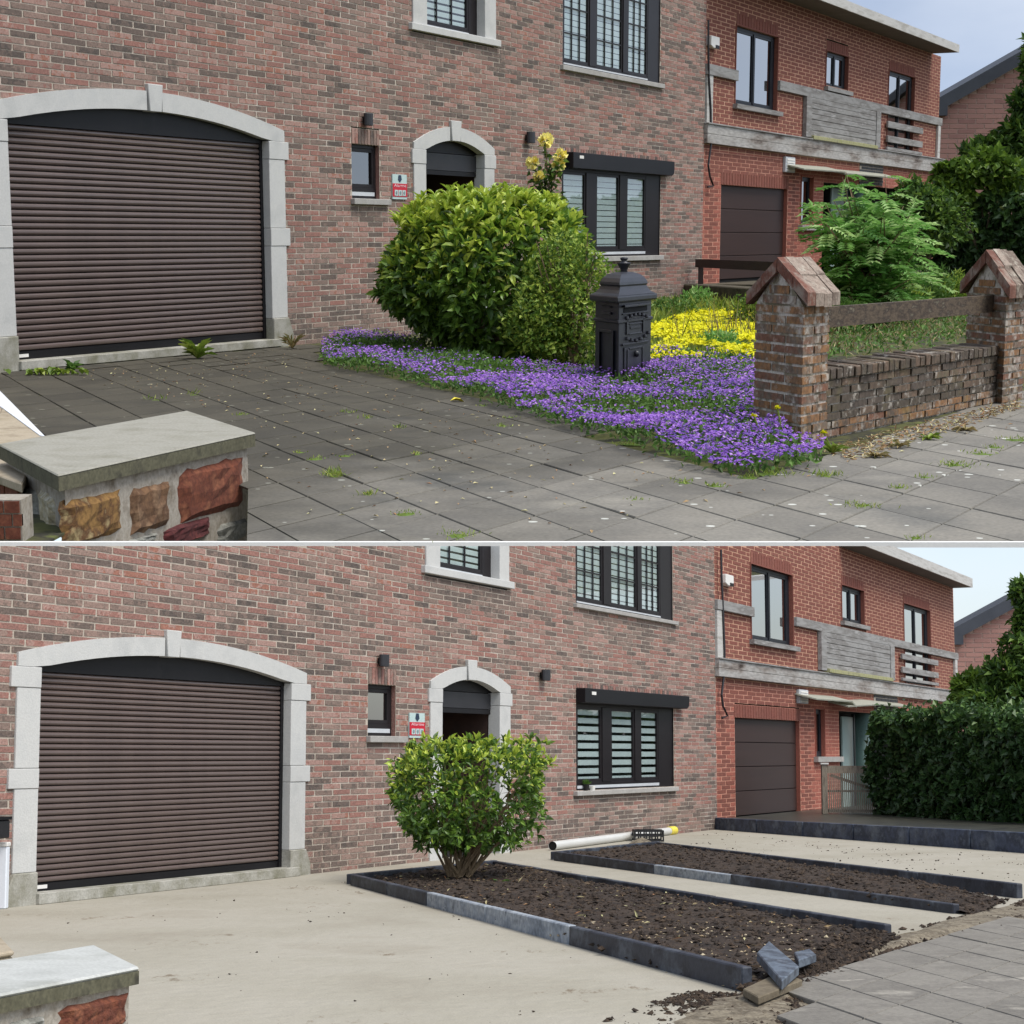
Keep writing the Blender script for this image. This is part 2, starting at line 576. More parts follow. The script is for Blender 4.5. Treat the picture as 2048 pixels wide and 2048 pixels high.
def window(root, pl, s0, s1, z0, z1, yd, fw=.06, mull=(), mun=None, blind=None, frame='frame_brown', gl='glass', sash=.035, name='window', back='room', reveal=None, fr=0, white=True, bot=None, ease=0):
    f = MB()
    yb = yd + .05
    bw = bot if bot is not None else fw
    f.box(s0, s0 + fw, yd, yb, z0, z1)
    f.box(s1 - fw - fr, s1, yd, yb, z0, z1)
    f.box(s0 + fw, s1 - fw - fr, yd, yb, z1 - fw, z1)
    f.box(s0 + fw, s1 - fw - fr, yd, yb, z0, z0 + bw)
    for a, b in mull:
        f.box(a, b, yd - .012, yb, z0 + bw, z1 - fw)
    w = ob(name, f, MAT[frame], root, bevel=.004)
    if w is None:
        return
    edges = [s0 + fw] + [x for ab in mull for x in ab] + [s1 - fw - fr]
    lights = [(edges[i], edges[i + 1]) for i in range(0, len(edges), 2)]
    for a, b in lights:
        c, d = z0 + bw, z1 - fw
        sa = MB()
        sa.box(a, a + sash, yd + .006, yb - .006, c, d).box(b - sash, b, yd + .006, yb - .006, c, d)
        sa.box(a + sash, b - sash, yd + .006, yb - .006, d - sash, d).box(a + sash, b - sash, yd + .006, yb - .006, c, c + sash)
        ob('sash', sa, MAT[frame], w, bevel=.003)
        p = MB().add([(a + sash, yd + .03, c + sash), (b - sash, yd + .03, c + sash), (b - sash, yd + .03, d - sash), (a + sash, yd + .03, d - sash)], [(0, 1, 2, 3)])
        ob('pane', p, MAT[gl], w)
        if mun:
            nc, zs = mun
            for i in range(1, nc):
                x = a + sash + (b - a - 2 * sash) * i / nc
                ob('muntin', MB().box(x - .014, x + .014, yd + .012, yd + .028, c + sash, d - sash), MAT[frame], w)
            zz = c + sash + zs
            while zz < d - sash - .05:
                ob('muntin', MB().box(a + sash, b - sash, yd + .014, yd + .026, zz - .012, zz + .012), MAT[frame], w)
                zz += zs
        if blind:
            ph, ratio = blind
            zz = d - sash
            while zz > c + sash + .01:
                q0 = max(zz - ph * ratio, c + sash)
                ob('blind_slat', MB().box(a + .002, b - .002, yd + .045, yd + .05, q0, zz), MAT['blind'], w)
                zz -= ph
    if white:
        ob('sill_strip', MB().box(s0 + fw, s1 - fw - fr, yd - .006, yd + .02, z0 + bw * .25, z0 + bw * .6), MAT['grey_plastic'], w)
    bk = MB()
    bk.box(s0 - .1, s1 + .1, yd + .5, yd + .52, z0 - .1, z1 + .1)
    bk.box(s0 - .1, s0 + .0, yb + .001, yd + .5, z0 - .1, z1 + .1).box(s1 - .0, s1 + .1, yb + .001, yd + .5, z0 - .1, z1 + .1)
    bk.box(s0, s1, yb + .001, yd + .5, z1, z1 + .1).box(s0, s1, yb + .001, yd + .5, z0 - .1, z0)
    ob('room_lining', bk, MAT[back], w)
    if reveal:
        rv = MB()
        rv.box(s1, s1 + .03, .006, yd + .05, z0, z1, .6).box(s0 - .03, s0, .006, yd + .05, z0, z1, .6).box(s0 - .03, s1 + .03, .006, yd + .05, z1, z1 + .03, .4)
        ob('reveal', rv, MAT[reveal], w)
    return w

def text_mesh(txt, size):
    cu = bpy.data.curves.new('text', 'FONT')
    cu.body, cu.size, cu.align_x, cu.align_y = txt, size, 'CENTER', 'CENTER'
    t = bpy.data.objects.new('text', cu)
    COL.objects.link(t)
    bpy.context.view_layer.update()
    me = bpy.data.meshes.new_from_object(t.evaluated_get(bpy.context.evaluated_depsgraph_get()))
    bpy.data.objects.remove(t)
    return me

def arch_stone(c, half, zs, f_in, f_out, a, b, n=10):
    """ring segment between soffit f_in and back f_out for x in [a,b]"""
    m = MB()
    xs = np.linspace(a, b, n + 1)
    lo = [(x, f_in(x)) for x in xs]
    hi = [(x, f_out(x)) for x in xs]
    for i in range(n):
        m.prism([lo[i], lo[i + 1], hi[i + 1], hi[i]], -.03, .1)
    return m

def surround(root, name, gs0, gs1, zs, zi, go0, go1, ee, ze, key, blocks, yback, wide=.09):
    """stone arch surround: two ring stones, keystone, jamb blocks"""
    c, hi_, ho = (gs0 + gs1) / 2, (gs1 - gs0) / 2, (go1 - go0) / 2
    fi = lambda x: zs + (zi - zs) * max(0, 1 - ((x - c) / hi_) ** 2)
    fo = lambda x: ee + (ze - ee) * max(0, 1 - ((x - c) / ho) ** 2)
    fin = lambda x: fi(x) if abs(x - c) < hi_ else zs
    k0, k1, kz = key
    s = ob(name, arch_stone(c, hi_, zs, fin, fo, go0, k0 - .004), MAT['stone'], root)
    if s is None:
        s = ob(name, MB().box(k0, k1, -.03, .02, fi(c), fi(c) + .01), MAT['stone'], root)
    ob('arch_stone', arch_stone(c, hi_, zs, fin, fo, k1 + .004, go1), MAT['stone'], s)
    kw = (k1 - k0) * .12
    ob('keystone', MB().prism([(k0 + kw, fi(c) - .01), (k1 - kw, fi(c) - .01), (k1, kz), (k0, kz)], -.05, .1), MAT['stone'], s, bevel=.006)
    for a, b, wd, kind in blocks:
        for side in (0, 1):
            x0, x1 = (go0 - (wide if wd else 0), gs0) if side == 0 else (gs1, go1 + (wide if wd else 0))
            if kind == 'foot':
                p = [(x0 - (.1 if side == 0 else 0), a), (x1 + (.1 if side else 0), a), (x1 + (.1 if side else 0), a + (b - a) * .45), (x1, b - .002), (x0, b - .002), (x0 - (.1 if side == 0 else 0), a + (b - a) * .45)]
                ob('jamb_foot', MB().prism(p, -.05, yback), MAT['stone_foot'], s, bevel=.008)
            else:
                ob('jamb_block', MB().box(x0, x1, -.034 if wd else -.028, yback, a, b - .004), MAT['stone'], s, bevel=.005)
    def op(z):
        z = z + .04
        if z < ee:
            return (go0 + .015, go1 - .015) if z > .03 else None
        if z < ze:
            h = ho * math.sqrt(max(0, 1 - (z - ee) / (ze - ee))) - .01
            return (c - h, c + h) if h > .02 else None
    return fi, op

def wall_lamp(pl, x0, x1, y0, y1, label):
    s0, z1 = pl.S(x0, y0, -.05)
    s1, z0 = pl.S(x1, y1, -.05)
    r = (s1 - s0) / 2.4
    c = (s0 + s1) / 2
    root = empty('wall_lamp', pl, pl.F @ Matrix.Translation((c, 0, (z0 + z1) / 2)), label, 'wall lamp')
    hh = (z1 - z0) / 2
    yc = -r * .5 - .03
    b = MB().lathe((0, 0, -hh), [(r * .98, 0), (r, .01), (r, 2 * hh - .01), (r * .98, 2 * hh)], 14)
    b.v[0][:, 1] = b.v[0][:, 1] * .55 + yc
    ob('lamp_body', b, MAT['anthracite'], root, smooth=False)
    ob('bracket', MB().box(-r * .4, r * .4, yc, -.004, -hh * .5, hh * .5), MAT['dark_metal'], root)

def alarm_sign(pl, x0, x1, y0, y1, label):
    s0, z1 = pl.S(x0, y0)
    s1, z0 = pl.S(x1, y1)
    w, h = s1 - s0, z1 - z0
    root = empty('alarm_sign', pl, pl.F @ Matrix.Translation(((s0 + s1) / 2, -.012, (z0 + z1) / 2)), label, 'sign')
    pt = ob('plate', MB().box(-w / 2, w / 2, -.012, .006, -h / 2, h / 2), MAT['sign_plate'], root)
    ob('red_panel', MB().box(-w / 2 - .002, w / 2 + .002, -.017, -.0125, -h * .40, h * .13), MAT['red_print'], root)
    for i in range(3):
        x = (i - 1) * w * .27
        pic = ob('pictogram', MB().box(x - w * .115, x + w * .115, -.021, -.0175, -h * .36, -h * .13), MAT['sign_plate'], root)
        ob('figure', MB().lathe((0, 0, 0), [(w * .06, 0), (w * .06, .003)], 8), MAT['print_grey'], pic, M=Matrix.Translation((x, -.0225, -h * .24)) @ Matrix.Rotation(math.pi / 2, 4, 'X'))
    em = MB().lathe((0, 0, 0), [(w * .14, 0), (w * .14, .004)], 5)
    ob('emblem', em, MAT['print_navy'], root, M=Matrix.Translation((0, -.0135, h * .34)) @ Matrix.Rotation(math.pi / 2, 4, 'X') @ Matrix.Rotation(math.pi / 10 + math.pi / 5, 4, 'Z'))
    # letters are narrowed sideways less than the wall: stretch them along it
    R = Matrix.Translation((0, -.0205, h * .045)) @ Matrix.Rotation(math.pi / 2, 4, 'X') @ Matrix.Diagonal((1.7, 1, 1, 1))
    me = text_mesh('Alarme', h * .17)
    me.materials.append(MAT['print_white'])
    sc = w * .84 / max(1e-6, max(v.co.x for v in me.vertices) - min(v.co.x for v in me.vertices)) / 1.7
    for v in me.vertices:
        v.co.x *= sc
    ob('lettering', me, None, root, M=R)

# ------------------------------------------------------------------ the dark brick house
def main_house(pl, K, label, open_blinds, tilt_window=False):
    root = empty('brick_house', pl, pl.F, label, 'house')
    S = pl.S
    sx = lambda x, y: S(x, y)[0]
    sz = lambda x, y: S(x, y)[1]
    ops, stains = [], []
    # garage
    g = K['garage']
    gs0, zs = S(*g['spring_l'])
    gs0 = (gs0 + sx(*g['bottom_l'])) / 2
    gs1 = (sx(*g['spring_r']) + sx(*g['bottom_r'])) / 2
    zs = (zs + sz(*g['spring_r'])) / 2
    zb = sz(*g['bottom_l'])
    zi, ze, kz = sz(*g['in_crown']), sz(*g['out_crown']), sz(*g['key_top'])
    go1 = sx(*g['outer_r'])
    ee = sz(*g['end_r'])
    wj = go1 - gs1
    go0 = gs0 - wj
    k0, k1 = sx(*g['key_l']), sx(*g['key_r'])
    bl = g['blocks']
    lv = [sz(g['bx'], y) for y in bl]
    blocks = [(lv[1], zs, True, ''), (lv[2], lv[1], False, ''), (lv[3], lv[2], True, ''), (lv[4], lv[3], False, ''), (-.02, lv[4], False, 'foot')]
    fi, op = surround(root, 'garage_surround', gs0, gs1, zs, zi, go0, go1, ee, ze, (k0, k1, kz), blocks, .12)
    ops.append(op)
    zt = sz(*g['slat_top'])
    yd = .105
    door = ob('garage_door', MB().box(gs0 + .03, gs1 - .03, yd + .02, yd + .04, zb, zt), MAT['dark_metal'], root)
    n = 35
    z0 = zb + (zt - zb) * .035
    ph = (zt - z0) / n
    sm = MB()
    prof = [(yd + .024, .05), (yd + .004, .07), (yd - .014, .22), (yd - .019, .45), (yd - .017, .7), (yd - .008, .88), (yd + .004, .95), (yd + .024, .97)]
    V = [(gs0 + .03, a, b * ph) for a, b in prof] + [(gs1 - .02, a, b * ph) for a, b in prof]
    m_ = len(prof)
    sm.add(V, [(i, m_ + i, m_ + i + 1, i + 1) for i in range(m_ - 1)])
    me = sm.mesh('slat')
    me.materials.append(MAT['slat'])
    for i in range(n):
        ob('slat', me, None, door, M=Matrix.Translation((0, 0, z0 + ph * i)))
    ob('bottom_bar', MB().box(gs0 + .03, gs1 - .03, yd - .012, yd + .02, zb, z0 - .004), MAT['dark_metal'], door)
    ob('guide_rail', MB().box(gs0 + .002, gs0 + .035, yd - .03, yd + .03, zb, zs), MAT['dark_metal'], door)
    ob('guide_rail', MB().box(gs1 - .06, gs1 - .002, yd - .03, yd + .03, zb, zs), MAT['dark_metal'], door)
    ob('sticker', MB().box(gs0 + .12, gs0 + .3, yd - .016, yd - .0125, zb + .02, zb + .055), MAT['white_plastic'], door)
    xs = np.linspace(gs0, gs1, 17)
    tp = MB()
    for i in range(16):
        tp.prism([(xs[i], zt), (xs[i + 1], zt), (xs[i + 1], fi(xs[i + 1]) + .02), (xs[i], fi(xs[i]) + .02)], .07, .14)
    ob('shutter_housing', tp, MAT['dark_metal'], door)
    th = MB().box(gs0 - .02, gs1 + .15, -.09, .14, .0, zb - .004)
    ob('threshold', th, MAT['stone_foot'], root, bevel=.006)

    # front door
    d = K['door']
    ds0, ds1 = sx(*d['in_l']), sx(*d['in_r'])
    dzs = (sz(*d['in_l']) + sz(*d['in_r'])) / 2
    do0, do1 = sx(*d['out_l']), sx(*d['out_r'])
    lv = [sz(d['in_l'][0], y) for y in d['blocks']]
    blocks = [(lv[0], dzs, True, ''), (-.02, lv[0], False, '')]
    fi, op = surround(root, 'door_surround', ds0, ds1, dzs, sz(*d['in_crown']), do0, do1, sz(*d['end_l']), sz(*d['out_crown']),
                      (sx(*d['key_l']), sx(*d['key_r']), sz(*d['key_top'])), blocks, .16, wide=.05)
    ops.append(op)
    zl = sz(*d['shutter'])
    zc_ = sz(*d['in_crown'])
    rec = MB()
    rec.box(ds0 - .1, ds0 - .01, .17, 1.0, 0, zc_ + .1).box(ds0 - .1, ds1 + .1, 1.0, 1.05, 0, zc_ + .1).box(ds0 - .1, ds1 + .1, .17, 1.0, zc_ + .1, zc_ + .14).box(ds0 - .1, ds1 + .1, .17, 1.0, -.02, .02)
    dd = ob('front_door', rec, MAT['interior'], root)
    ob('hall_wall', MB().box(ds1 + .01, ds1 + .1, .17, 1.0, .02, zc_ + .1), MAT['inner_brick'], dd)
    xs = np.linspace(ds0, ds1, 13)
    zm = zl + (zc_ - zl) * .56
    tp, tq = MB(), MB()
    for i in range(12):
        a, b = fi(xs[i]) + .02, fi(xs[i + 1]) + .02
        if min(a, b) > zm:
            tp.prism([(xs[i], zm + .01), (xs[i + 1], zm + .01), (xs[i + 1], b), (xs[i], a)], .13, .19)
    tq.box(ds0, ds1, .12, .19, zl, zm)
    ob('shutter_panel', tp, MAT['dark_metal'], dd)
    ob('shutter_panel', tq, MAT['anthracite'], dd)
    ob('shutter_bar', MB().box(ds0, ds1, .125, .18, zl - .07, zl - .006), MAT['dark_metal'], dd)

    # small window
    w = K['small']
    s0, z1 = S(w[0], w[1])
    s1 = sx(w[2], w[1])
    z0 = sz(w[0], w[3])
    ops.append(rect_op(s0, s1, z0, z1))
    win = window(root, pl, s0, s1, z0, z1, .06, fw=.05, frame='frame_brown', gl='glass_sky' if tilt_window else 'glass_dark', reveal='brick', bot=.15, sash=.05)
    ob('window_sill', MB().box(s0 - .04, s1 + .22, -.07, .06, z0 - .085, z0 - .004), MAT['sill'], root, bevel=.006)
    soldier(root, s0 + .0, s1 + .0, z1, z1 + BHM * 3, 9, 'brick_one')
    # upper window in stone
    w = K['upper']
    s0, s1 = sx(*w['in_l']), sx(*w['in_r'])
    o0, o1 = sx(*w['out_l']), sx(*w['out_r'])
    zt, zbm = sz(*w['sill_t']), sz(*w['sill_b'])
    ztop = zt + 1.6
    ops.append(rect_op(o0 + .01, o1 - .01, zbm, ztop))
    stains.append((o0 - .1, o1, zbm - .45, zbm))
    sf = ob('window_surround', MB().box(o0, s0, -.03, .12, zt + .004, ztop), MAT['stone'], root, bevel=.005)
    ob('jamb_block', MB().box(s1, o1, -.03, .12, zt + .004, ztop), MAT['stone'], sf, bevel=.005)
    ob('window_sill', MB().box(o0 - .1, o1 + .1, -.07, .12, zbm, zt), MAT['stone'], sf, bevel=.006)
    window(root, pl, s0, s1, zt + .01, ztop, .12, fw=.07, frame='frame_brown', mun=(3, .5), blind=(.1, .7), fr=.2, sash=.045)
    # wide upper window
    w = K['wide_up']
    s0, s1 = sx(*w['l']), sx(*w['r'])
    zt, zbm = sz(*w['sill_t']), sz(*w['sill_b'])
    ztop = zt + 2.2
    ops.append(rect_op(s0, s1, zt, ztop))
    ml = [(sx(a, w['my']), sx(b, w['my'])) for a, b in w['mull']]
    stains.append((s0, s1, zbm - .5, zbm))
    window(root, pl, s0, s1, zt + .01, ztop, .015, fw=.07, mull=ml, mun=(3, .42), blind=(.1, .86 if not open_blinds else .8), fr=.5, sash=.05)
    ob('window_sill', MB().box(s0 - .1, s1 + .12, -.07, .05, zbm, zt), MAT['sill'], root, bevel=.006)
    # wide lower window with roller box
    w = K['wide_low']
    s0, s1 = sx(*w['l']), sx(*w['r'])
    z0 = sz(*w['sill_t'])
    zbm = sz(*w['sill_b'])
    b0, b1 = sx(*w['box_l']), sx(*w['box_r'])
    bz1, bz0 = sz(*w['box_l']), sz(*w['box_b'])
    ops.append(rect_op(s0, s1, z0, bz1 - .02))
    ml = [(sx(a, w['my']), sx(b, w['my'])) for a, b in w['mull']]
    stains.append((s0, s1, zbm - .3, zbm))
    win = window(root, pl, s0, s1, z0, bz0 + .02, .015, fw=.07, mull=ml, blind=(.132, .64) if open_blinds else (.1, .86), fr=.62, sash=.05, bot=.13, gl='glass')
    bx = ob('roller_box', MB().prism([(b0, bz0), (b1 - .1, bz0), (b1, bz0 + .05), (b1, bz1), (b0, bz1)], -.16, .05), MAT['dark_metal'], win, bevel=.006)
    ob('box_label', MB().box(b0 + .25, b0 + .42, -.166, -.162, bz1 - .1, bz1 - .05), MAT['white_plastic'], win)
    ob('window_sill', MB().box(s0 - .12, s1 + .05, -.08, .05, zbm, z0 - .003), MAT['sill'], root, bevel=.006)
    soldier(root, b0, b1, bz1 + .002, bz1 + BHM * 1.15, 44, 'brick_one')
    s1c = sx(*K['corner'])
    ops.append(rect_op(b0, b1, bz1, bz1 + BHM * 1.15))
    w = K['small']
    q0, q1 = S(w[0], w[1])[0], sx(w[2], w[1])
    ops.append(rect_op(q0, q1, S(w[0], w[1])[1], S(w[0], w[1])[1] + BHM * 3))
    left = -3.5
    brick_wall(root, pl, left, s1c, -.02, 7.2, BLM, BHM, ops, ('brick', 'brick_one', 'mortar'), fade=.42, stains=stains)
    core = MB().box(left, s1c, 1.2, 7, 0, 7.0)
    ob('house_core', core, MAT['interior'], root)
    if pl.cutrow is None:
        ob('house_back', MB().box(left, s1c, .7, 1.2, 6.0, 7.0), MAT['interior'], root)
    return root, s1c

BLM, BHM = .41, .0713
KT = {
 'garage': dict(spring_l=(19, 237), bottom_l=(24, 722), spring_r=(536, 283), bottom_r=(540, 640), in_crown=(275, 219), out_crown=(275, 180), key_top=(305, 169),
                outer_r=(568, 420), end_r=(565, 262), key_l=(290, 200), key_r=(320, 200), bx=537, blocks=[284, 318, 456, 492, 637], slat_top=(23, 246)),
 'door': dict(in_l=(849, 298), in_r=(966, 310), out_l=(825, 330), out_r=(986, 330), blocks=[328], in_crown=(904, 281), out_crown=(904, 254), end_l=(826, 284),
              key_l=(897, 260), key_r=(918, 260), key_top=(907, 242), shutter=(849, 337)),
 'small': (702.5, 287, 758, 396),
 'upper': dict(in_l=(851, 30), in_r=(967, 40), out_l=(823, 30), out_r=(989, 50), sill_t=(818, 45), sill_b=(818, 59)),
 'wide_up': dict(l=(1125, 80), r=(1320, 100), sill_t=(1119, 129), sill_b=(1119, 139), my=100, mull=[(1180, 1194), (1247, 1257)]),
 'wide_low': dict(l=(1123, 420), r=(1320, 420), sill_t=(1235, 512), sill_b=(1235, 522), box_l=(1130, 304), box_r=(1334, 330), box_b=(1130, 336), my=420, mull=[(1173, 1194), (1240, 1255)]),
 'corner': (1406, 400),
}
KL = {
 'garage': dict(spring_l=(66, 1333), bottom_l=(80, 1784), spring_r=(571, 1366), bottom_r=(583, 1700), in_crown=(305, 1310), out_crown=(305, 1273), key_top=(341, 1261),
                outer_r=(608, 1500), end_r=(602, 1346), key_l=(326, 1290), key_r=(356, 1290), bx=575, blocks=[1366, 1400, 1531, 1564, 1700], slat_top=(70, 1341)),
 'door': dict(in_l=(882, 1377), in_r=(996.5, 1386), out_l=(858, 1400), out_r=(1018, 1400), blocks=[1405], in_crown=(936, 1359), out_crown=(936, 1333), end_l=(858, 1362),
              key_l=(930, 1340), key_r=(949, 1340), key_top=(939, 1320), shutter=(882, 1413)),
 'small': (736, 1368, 791.5, 1471),
 'upper': dict(in_l=(877, 1120), in_r=(996, 1130), out_l=(849, 1120), out_r=(1015, 1130), sill_t=(845, 1131), sill_b=(845, 1146)),
 'wide_up': dict(l=(1151, 1150), r=(1345, 1170), sill_t=(1149, 1207), sill_b=(1149, 1215), my=1170, mull=[(1208, 1223), (1276, 1284)]),
 'wide_low': dict(l=(1152, 1480), r=(1347, 1480), sill_t=(1147, 1582), sill_b=(1147, 1592), box_l=(1152, 1376), box_r=(1362, 1395), box_b=(1152, 1405), my=1480, mull=[(1206, 1224), (1271, 1283)]),
 'corner': (1432, 1450),
}
house_top, CT = main_house(TOP, KT, 'dark red brick house above the flowering garden with black postbox', False)
house_low, CL = main_house(LOW, KL, 'dark red brick house above the bare sand and soil beds', True, True)
wall_lamp(TOP, 725, 742, 226, 252, 'dark cylinder wall lamp above small window, house with flowering garden')
wall_lamp(TOP, 1051, 1065, 263, 287, 'dark cylinder wall lamp beside the yellow rose, right of arched door')
wall_lamp(LOW, 756, 773.6, 1308.5, 1334, 'dark cylinder wall lamp above tilted small window, house with sand yard')
wall_lamp(LOW, 1081, 1095, 1339, 1362, 'dark cylinder wall lamp between arched door and striped blinds, sand yard')
alarm_sign(TOP, 782, 811, 348, 399, 'red and grey alarm sign on brick wall behind big evergreen shrub')
alarm_sign(LOW, 816, 846, 1425.5, 1476, 'red and grey alarm sign on brick wall above clipped shrub')

# ------------------------------------------------------------------ the red brick neighbour
def neighbour(pl, K, sc, label):
    root = empty('red_brick_house', pl, pl.F, label, 'house')
    S = pl.S
    sx = lambda x, y: S(x, y)[0]
    sz = lambda x, y: S(x, y)[1]
    y0 = .03
    se = sx(*K['right'])
    zt = sz(*K['wall_top'])
    lb0, lb1 = sz(*K['low_b']), sz(*K['low_t'])
    ops_u, ops_l = [], []
    for key, md in (('w1', .42), ('w2', .4), ('w3', .42)):
        x0, yt, x1, yb = K[key]
        s0, z1 = S(x0, yt)
        s1 = sx(x1, yt + 20)
        z0 = sz(x0, yb)
        ops_u.append(rect_op(s0, s1, z0, z1 + .25))
        c = (s0 + s1) / 2
        window(root, pl, s0, s1, z0, z1, .10, fw=.06, mull=[(c - .05, c + .05)], frame='navy_frame', gl='glass_sky', sash=.05, reveal='nbrick', white=False, back='room', fr=.1)
        soldier(root, s0, s1, z1, z1 + .25, max(8, int((s1 - s0) / .17)), 'nbrick_one', y=y0 - .004, mort='nmortar')
        if key != 'w3':
            ob('window_sill', MB().box(s0 - .12, s1 + .2, -.08, .1, z0 - .1, z0 - .004), MAT['timber'], root)
    # garage
    x0, yt, x1, yb = K['garage']
    s0, z1 = S(x0, yt)
    s1 = sx(x1, yt + 40)
    zg = sz(x0, yb)
    ops_l.append(rect_op(s0, s1, -1, z1 + .26))
    gd = ob('garage_door', MB().box(s0, s1, .14, .18, 0, z1), MAT['interior'], root)
    npn = 4
    hp = (z1 - zg) / npn
    for i in range(npn):
        ob('door_panel', MB().box(s0, s1, .115, .139, zg + hp * i + .008, zg + hp * (i + 1) - .004), MAT['brown_door'], gd, bevel=.006)
    ob('reveal', MB().box(s1, s1 + .03, .036, .2, 0, z1).box(s0 - .03, s0, .036, .2, 0, z1).box(s0, s1, .036, .2, z1, z1 + .03), MAT['nlow'], gd)
    soldier(root, s0 - .05, s1 + .05, z1, z1 + .26, 26, 'nbrick_one', y=y0 - .004, mort='nlmortar')
    # porch opening, small window
    x0, yt, x1, yb = K['porch']
    p0, pz1 = S(x0, yt)
    p1 = sx(x1, yt)
    ops_l.append(rect_op(p0, p1, -1, pz1))
    pr = MB().box(p0, p1, 1.1, 1.15, 0, pz1 + .1).box(p0, p1, .05, 1.1, pz1, pz1 + .05).box(p0 - .05, p0, .05, 1.1, 0, pz1).box(p1, p1 + .05, .05, 1.1, 0, pz1)
    po = ob('porch', pr, MAT['interior'], root)
    x0, yt, x1, yb = K['door']
    a, b = S(x0, yt, .6)[0], S(x1, yt, .6)[0]
    ob('door_leaf', MB().box(a, b, .6, .64, 0, pz1 - .1), MAT['pale_door'], po)
    ob('door_frame', MB().box(b, b + .9, .58, .64, 0, pz1 - .02), MAT['navy_frame'], po)
    cx = S(K['col'], yt, .3)[0]
    ob('column', MB().lathe((cx, .3, 0), [(.2, 0), (.2, pz1)], 14), MAT['column'], po, smooth=True)
    x0, yt, x1, yb = K['side_win']
    s0, z1 = S(x0, yt)
    s1, z0 = sx(x1, yt), sz(x0, yb)
    ops_l.append(rect_op(s0, s1, z0, z1))
    window(root, pl, s0, s1, z0, z1, .1, fw=.08, frame='navy_frame', gl='glass_dark', reveal='nlow', white=False)
    ob('window_sill', MB().box(s0 - .15, s1 + 1.2, -.08, .1, z0 - .12, z0 - .004), MAT['sill'], root)
    # dark glazed bricks
    x0, yt, x1, yb = K['glazed']
    s0, s1 = sx(x0, yt), sx(x1, yt)
    gz = ob('glazed_panel', MB().box(s0, s1, y0 - .012, y0 - .002, sz(x0, yb), lb0), MAT['mortar'], root)
    nz = 7
    hz = (lb0 - sz(x0, yb)) / nz
    for r in range(nz):
        for k in range(5):
            a = s0 + (s1 - s0) * (k + (.5 if r % 2 else 0) * .8) / 5
            b = min(a + (s1 - s0) / 5 * .9, s1)
            if b - a > .05:
                ob('brick', MB().box(a, b, y0 - .022, y0 - .01, sz(x0, yb) + hz * r + .008, sz(x0, yb) + hz * (r + 1) - .008), MAT['black_brick'], gz)
    brick_wall(root, pl, sc, se, lb0 - .1, zt, .54, .083, ops_u, ('nbrick', 'nbrick_one', 'nmortar'), y=y0, joint=.02, js=.06)
    brick_wall(root, pl, sc, se, -.02, lb0 - .1, .54, .083, ops_l, ('nlow', 'nbrick_one', 'nlmortar'), y=y0, joint=.018, js=.05, ns=120, name='lower_wall')
    # timber: lower band, upper band, plank panel, balcony rails, posts
    def plank(name, xa, xb, za, zb, yf, m='timber', th=.05):
        return ob(name, MB().box(xa, xb, yf, yf + th, za, zb), MAT[m], root, bevel=.006)
    zm = (lb0 + lb1) / 2
    plank('timber_band', sc - .05, se + .35, lb0, zm - .004, -.09, 'timber_stain', .12)
    plank('timber_band', sc - .05, se + .35, zm, lb1, -.09, 'timber_stain', .12)
    plank('band_cap', sc - .06, se + .38, lb1, lb1 + .03, -.12, 'timber', .15)
    ub0, ub1 = sz(*K['up_b']), sz(*K['up_t'])
    w1l, w1r = sx(K['w1'][0], K['w1'][1]), sx(K['w1'][2], K['w1'][1])
    plank('timber_rail', sc, w1l - .02, ub0, ub1, -.06, th=.09)
    plank('timber_rail', w1r + .02, se + .1, ub0, ub1, -.06, th=.09)
    px0, px1 = sx(*K['pan_l']), sx(*K['pan_r'])
    pz0 = sz(*K['pan_b'])
    nb = 7
    hb = (ub0 - pz0) / nb
    for i in range(nb):
        plank('plank', px0, px1, pz0 + hb * i + .004, pz0 + hb * (i + 1) - .004, -.06 - .006 * (i % 2), th=.08)
    plank('post', px0 - .42, px0 - .02, pz0 - .05, ub0, -.08, th=.1)
    plank('post', px1 + .02, px1 + .42, pz0 - .05, ub0, -.08, th=.1)
    plank('ledge', px0, px1, pz0 - .09, pz0 - .004, -.14, 'ledge_moss', .16)
    rx0, rx1 = sx(*K['rail_l']), sx(*K['rail_r'])
    for ya, yb in K['rails']:
        za, zb = sz(K['rail_l'][0], yb), sz(K['rail_l'][0], ya)
        plank('balcony_rail', rx0, rx1, za, zb, -.08, th=.06)
    plank('corner_post', se - .3, se - .02, lb1 + .03, ub0, -.05, 'fascia', .07)
    plank('corner_post', sc + .02, sc + .35, lb1 + .03, ub0, -.04, 'fascia', .06)
    # eaves
    c1 = pl.Fi @ pl.G(*K['eave_b'], zt)
    ztop = zt + max(.2, S(*K['eave_t'], c1.y)[1] - zt)
    ea = MB()
    ea.box(sc, c1.x, c1.y + .04, 3.0, zt + .002, zt + .06)
    ob('soffit', ea, MAT['soffit'], root)
    ob('fascia', MB().box(sc, c1.x + .03, c1.y, c1.y + .039, zt - .01, ztop), MAT['fascia'], root)
    ob('fascia', MB().box(c1.x, c1.x + .03, c1.y + .04, 3.0, zt - .01, ztop), MAT['fascia'], root)
    ob('roof', MB().box(sc, c1.x - .01, c1.y + .05, 3.0, zt + .061, ztop - .02), MAT['roof_edge'], root)
    ob('house_core', MB().box(sc, se, 1.2, 6, 0, zt).box(se - .02, se, y0 + .012, 6, 0, zt), MAT['interior'], root)
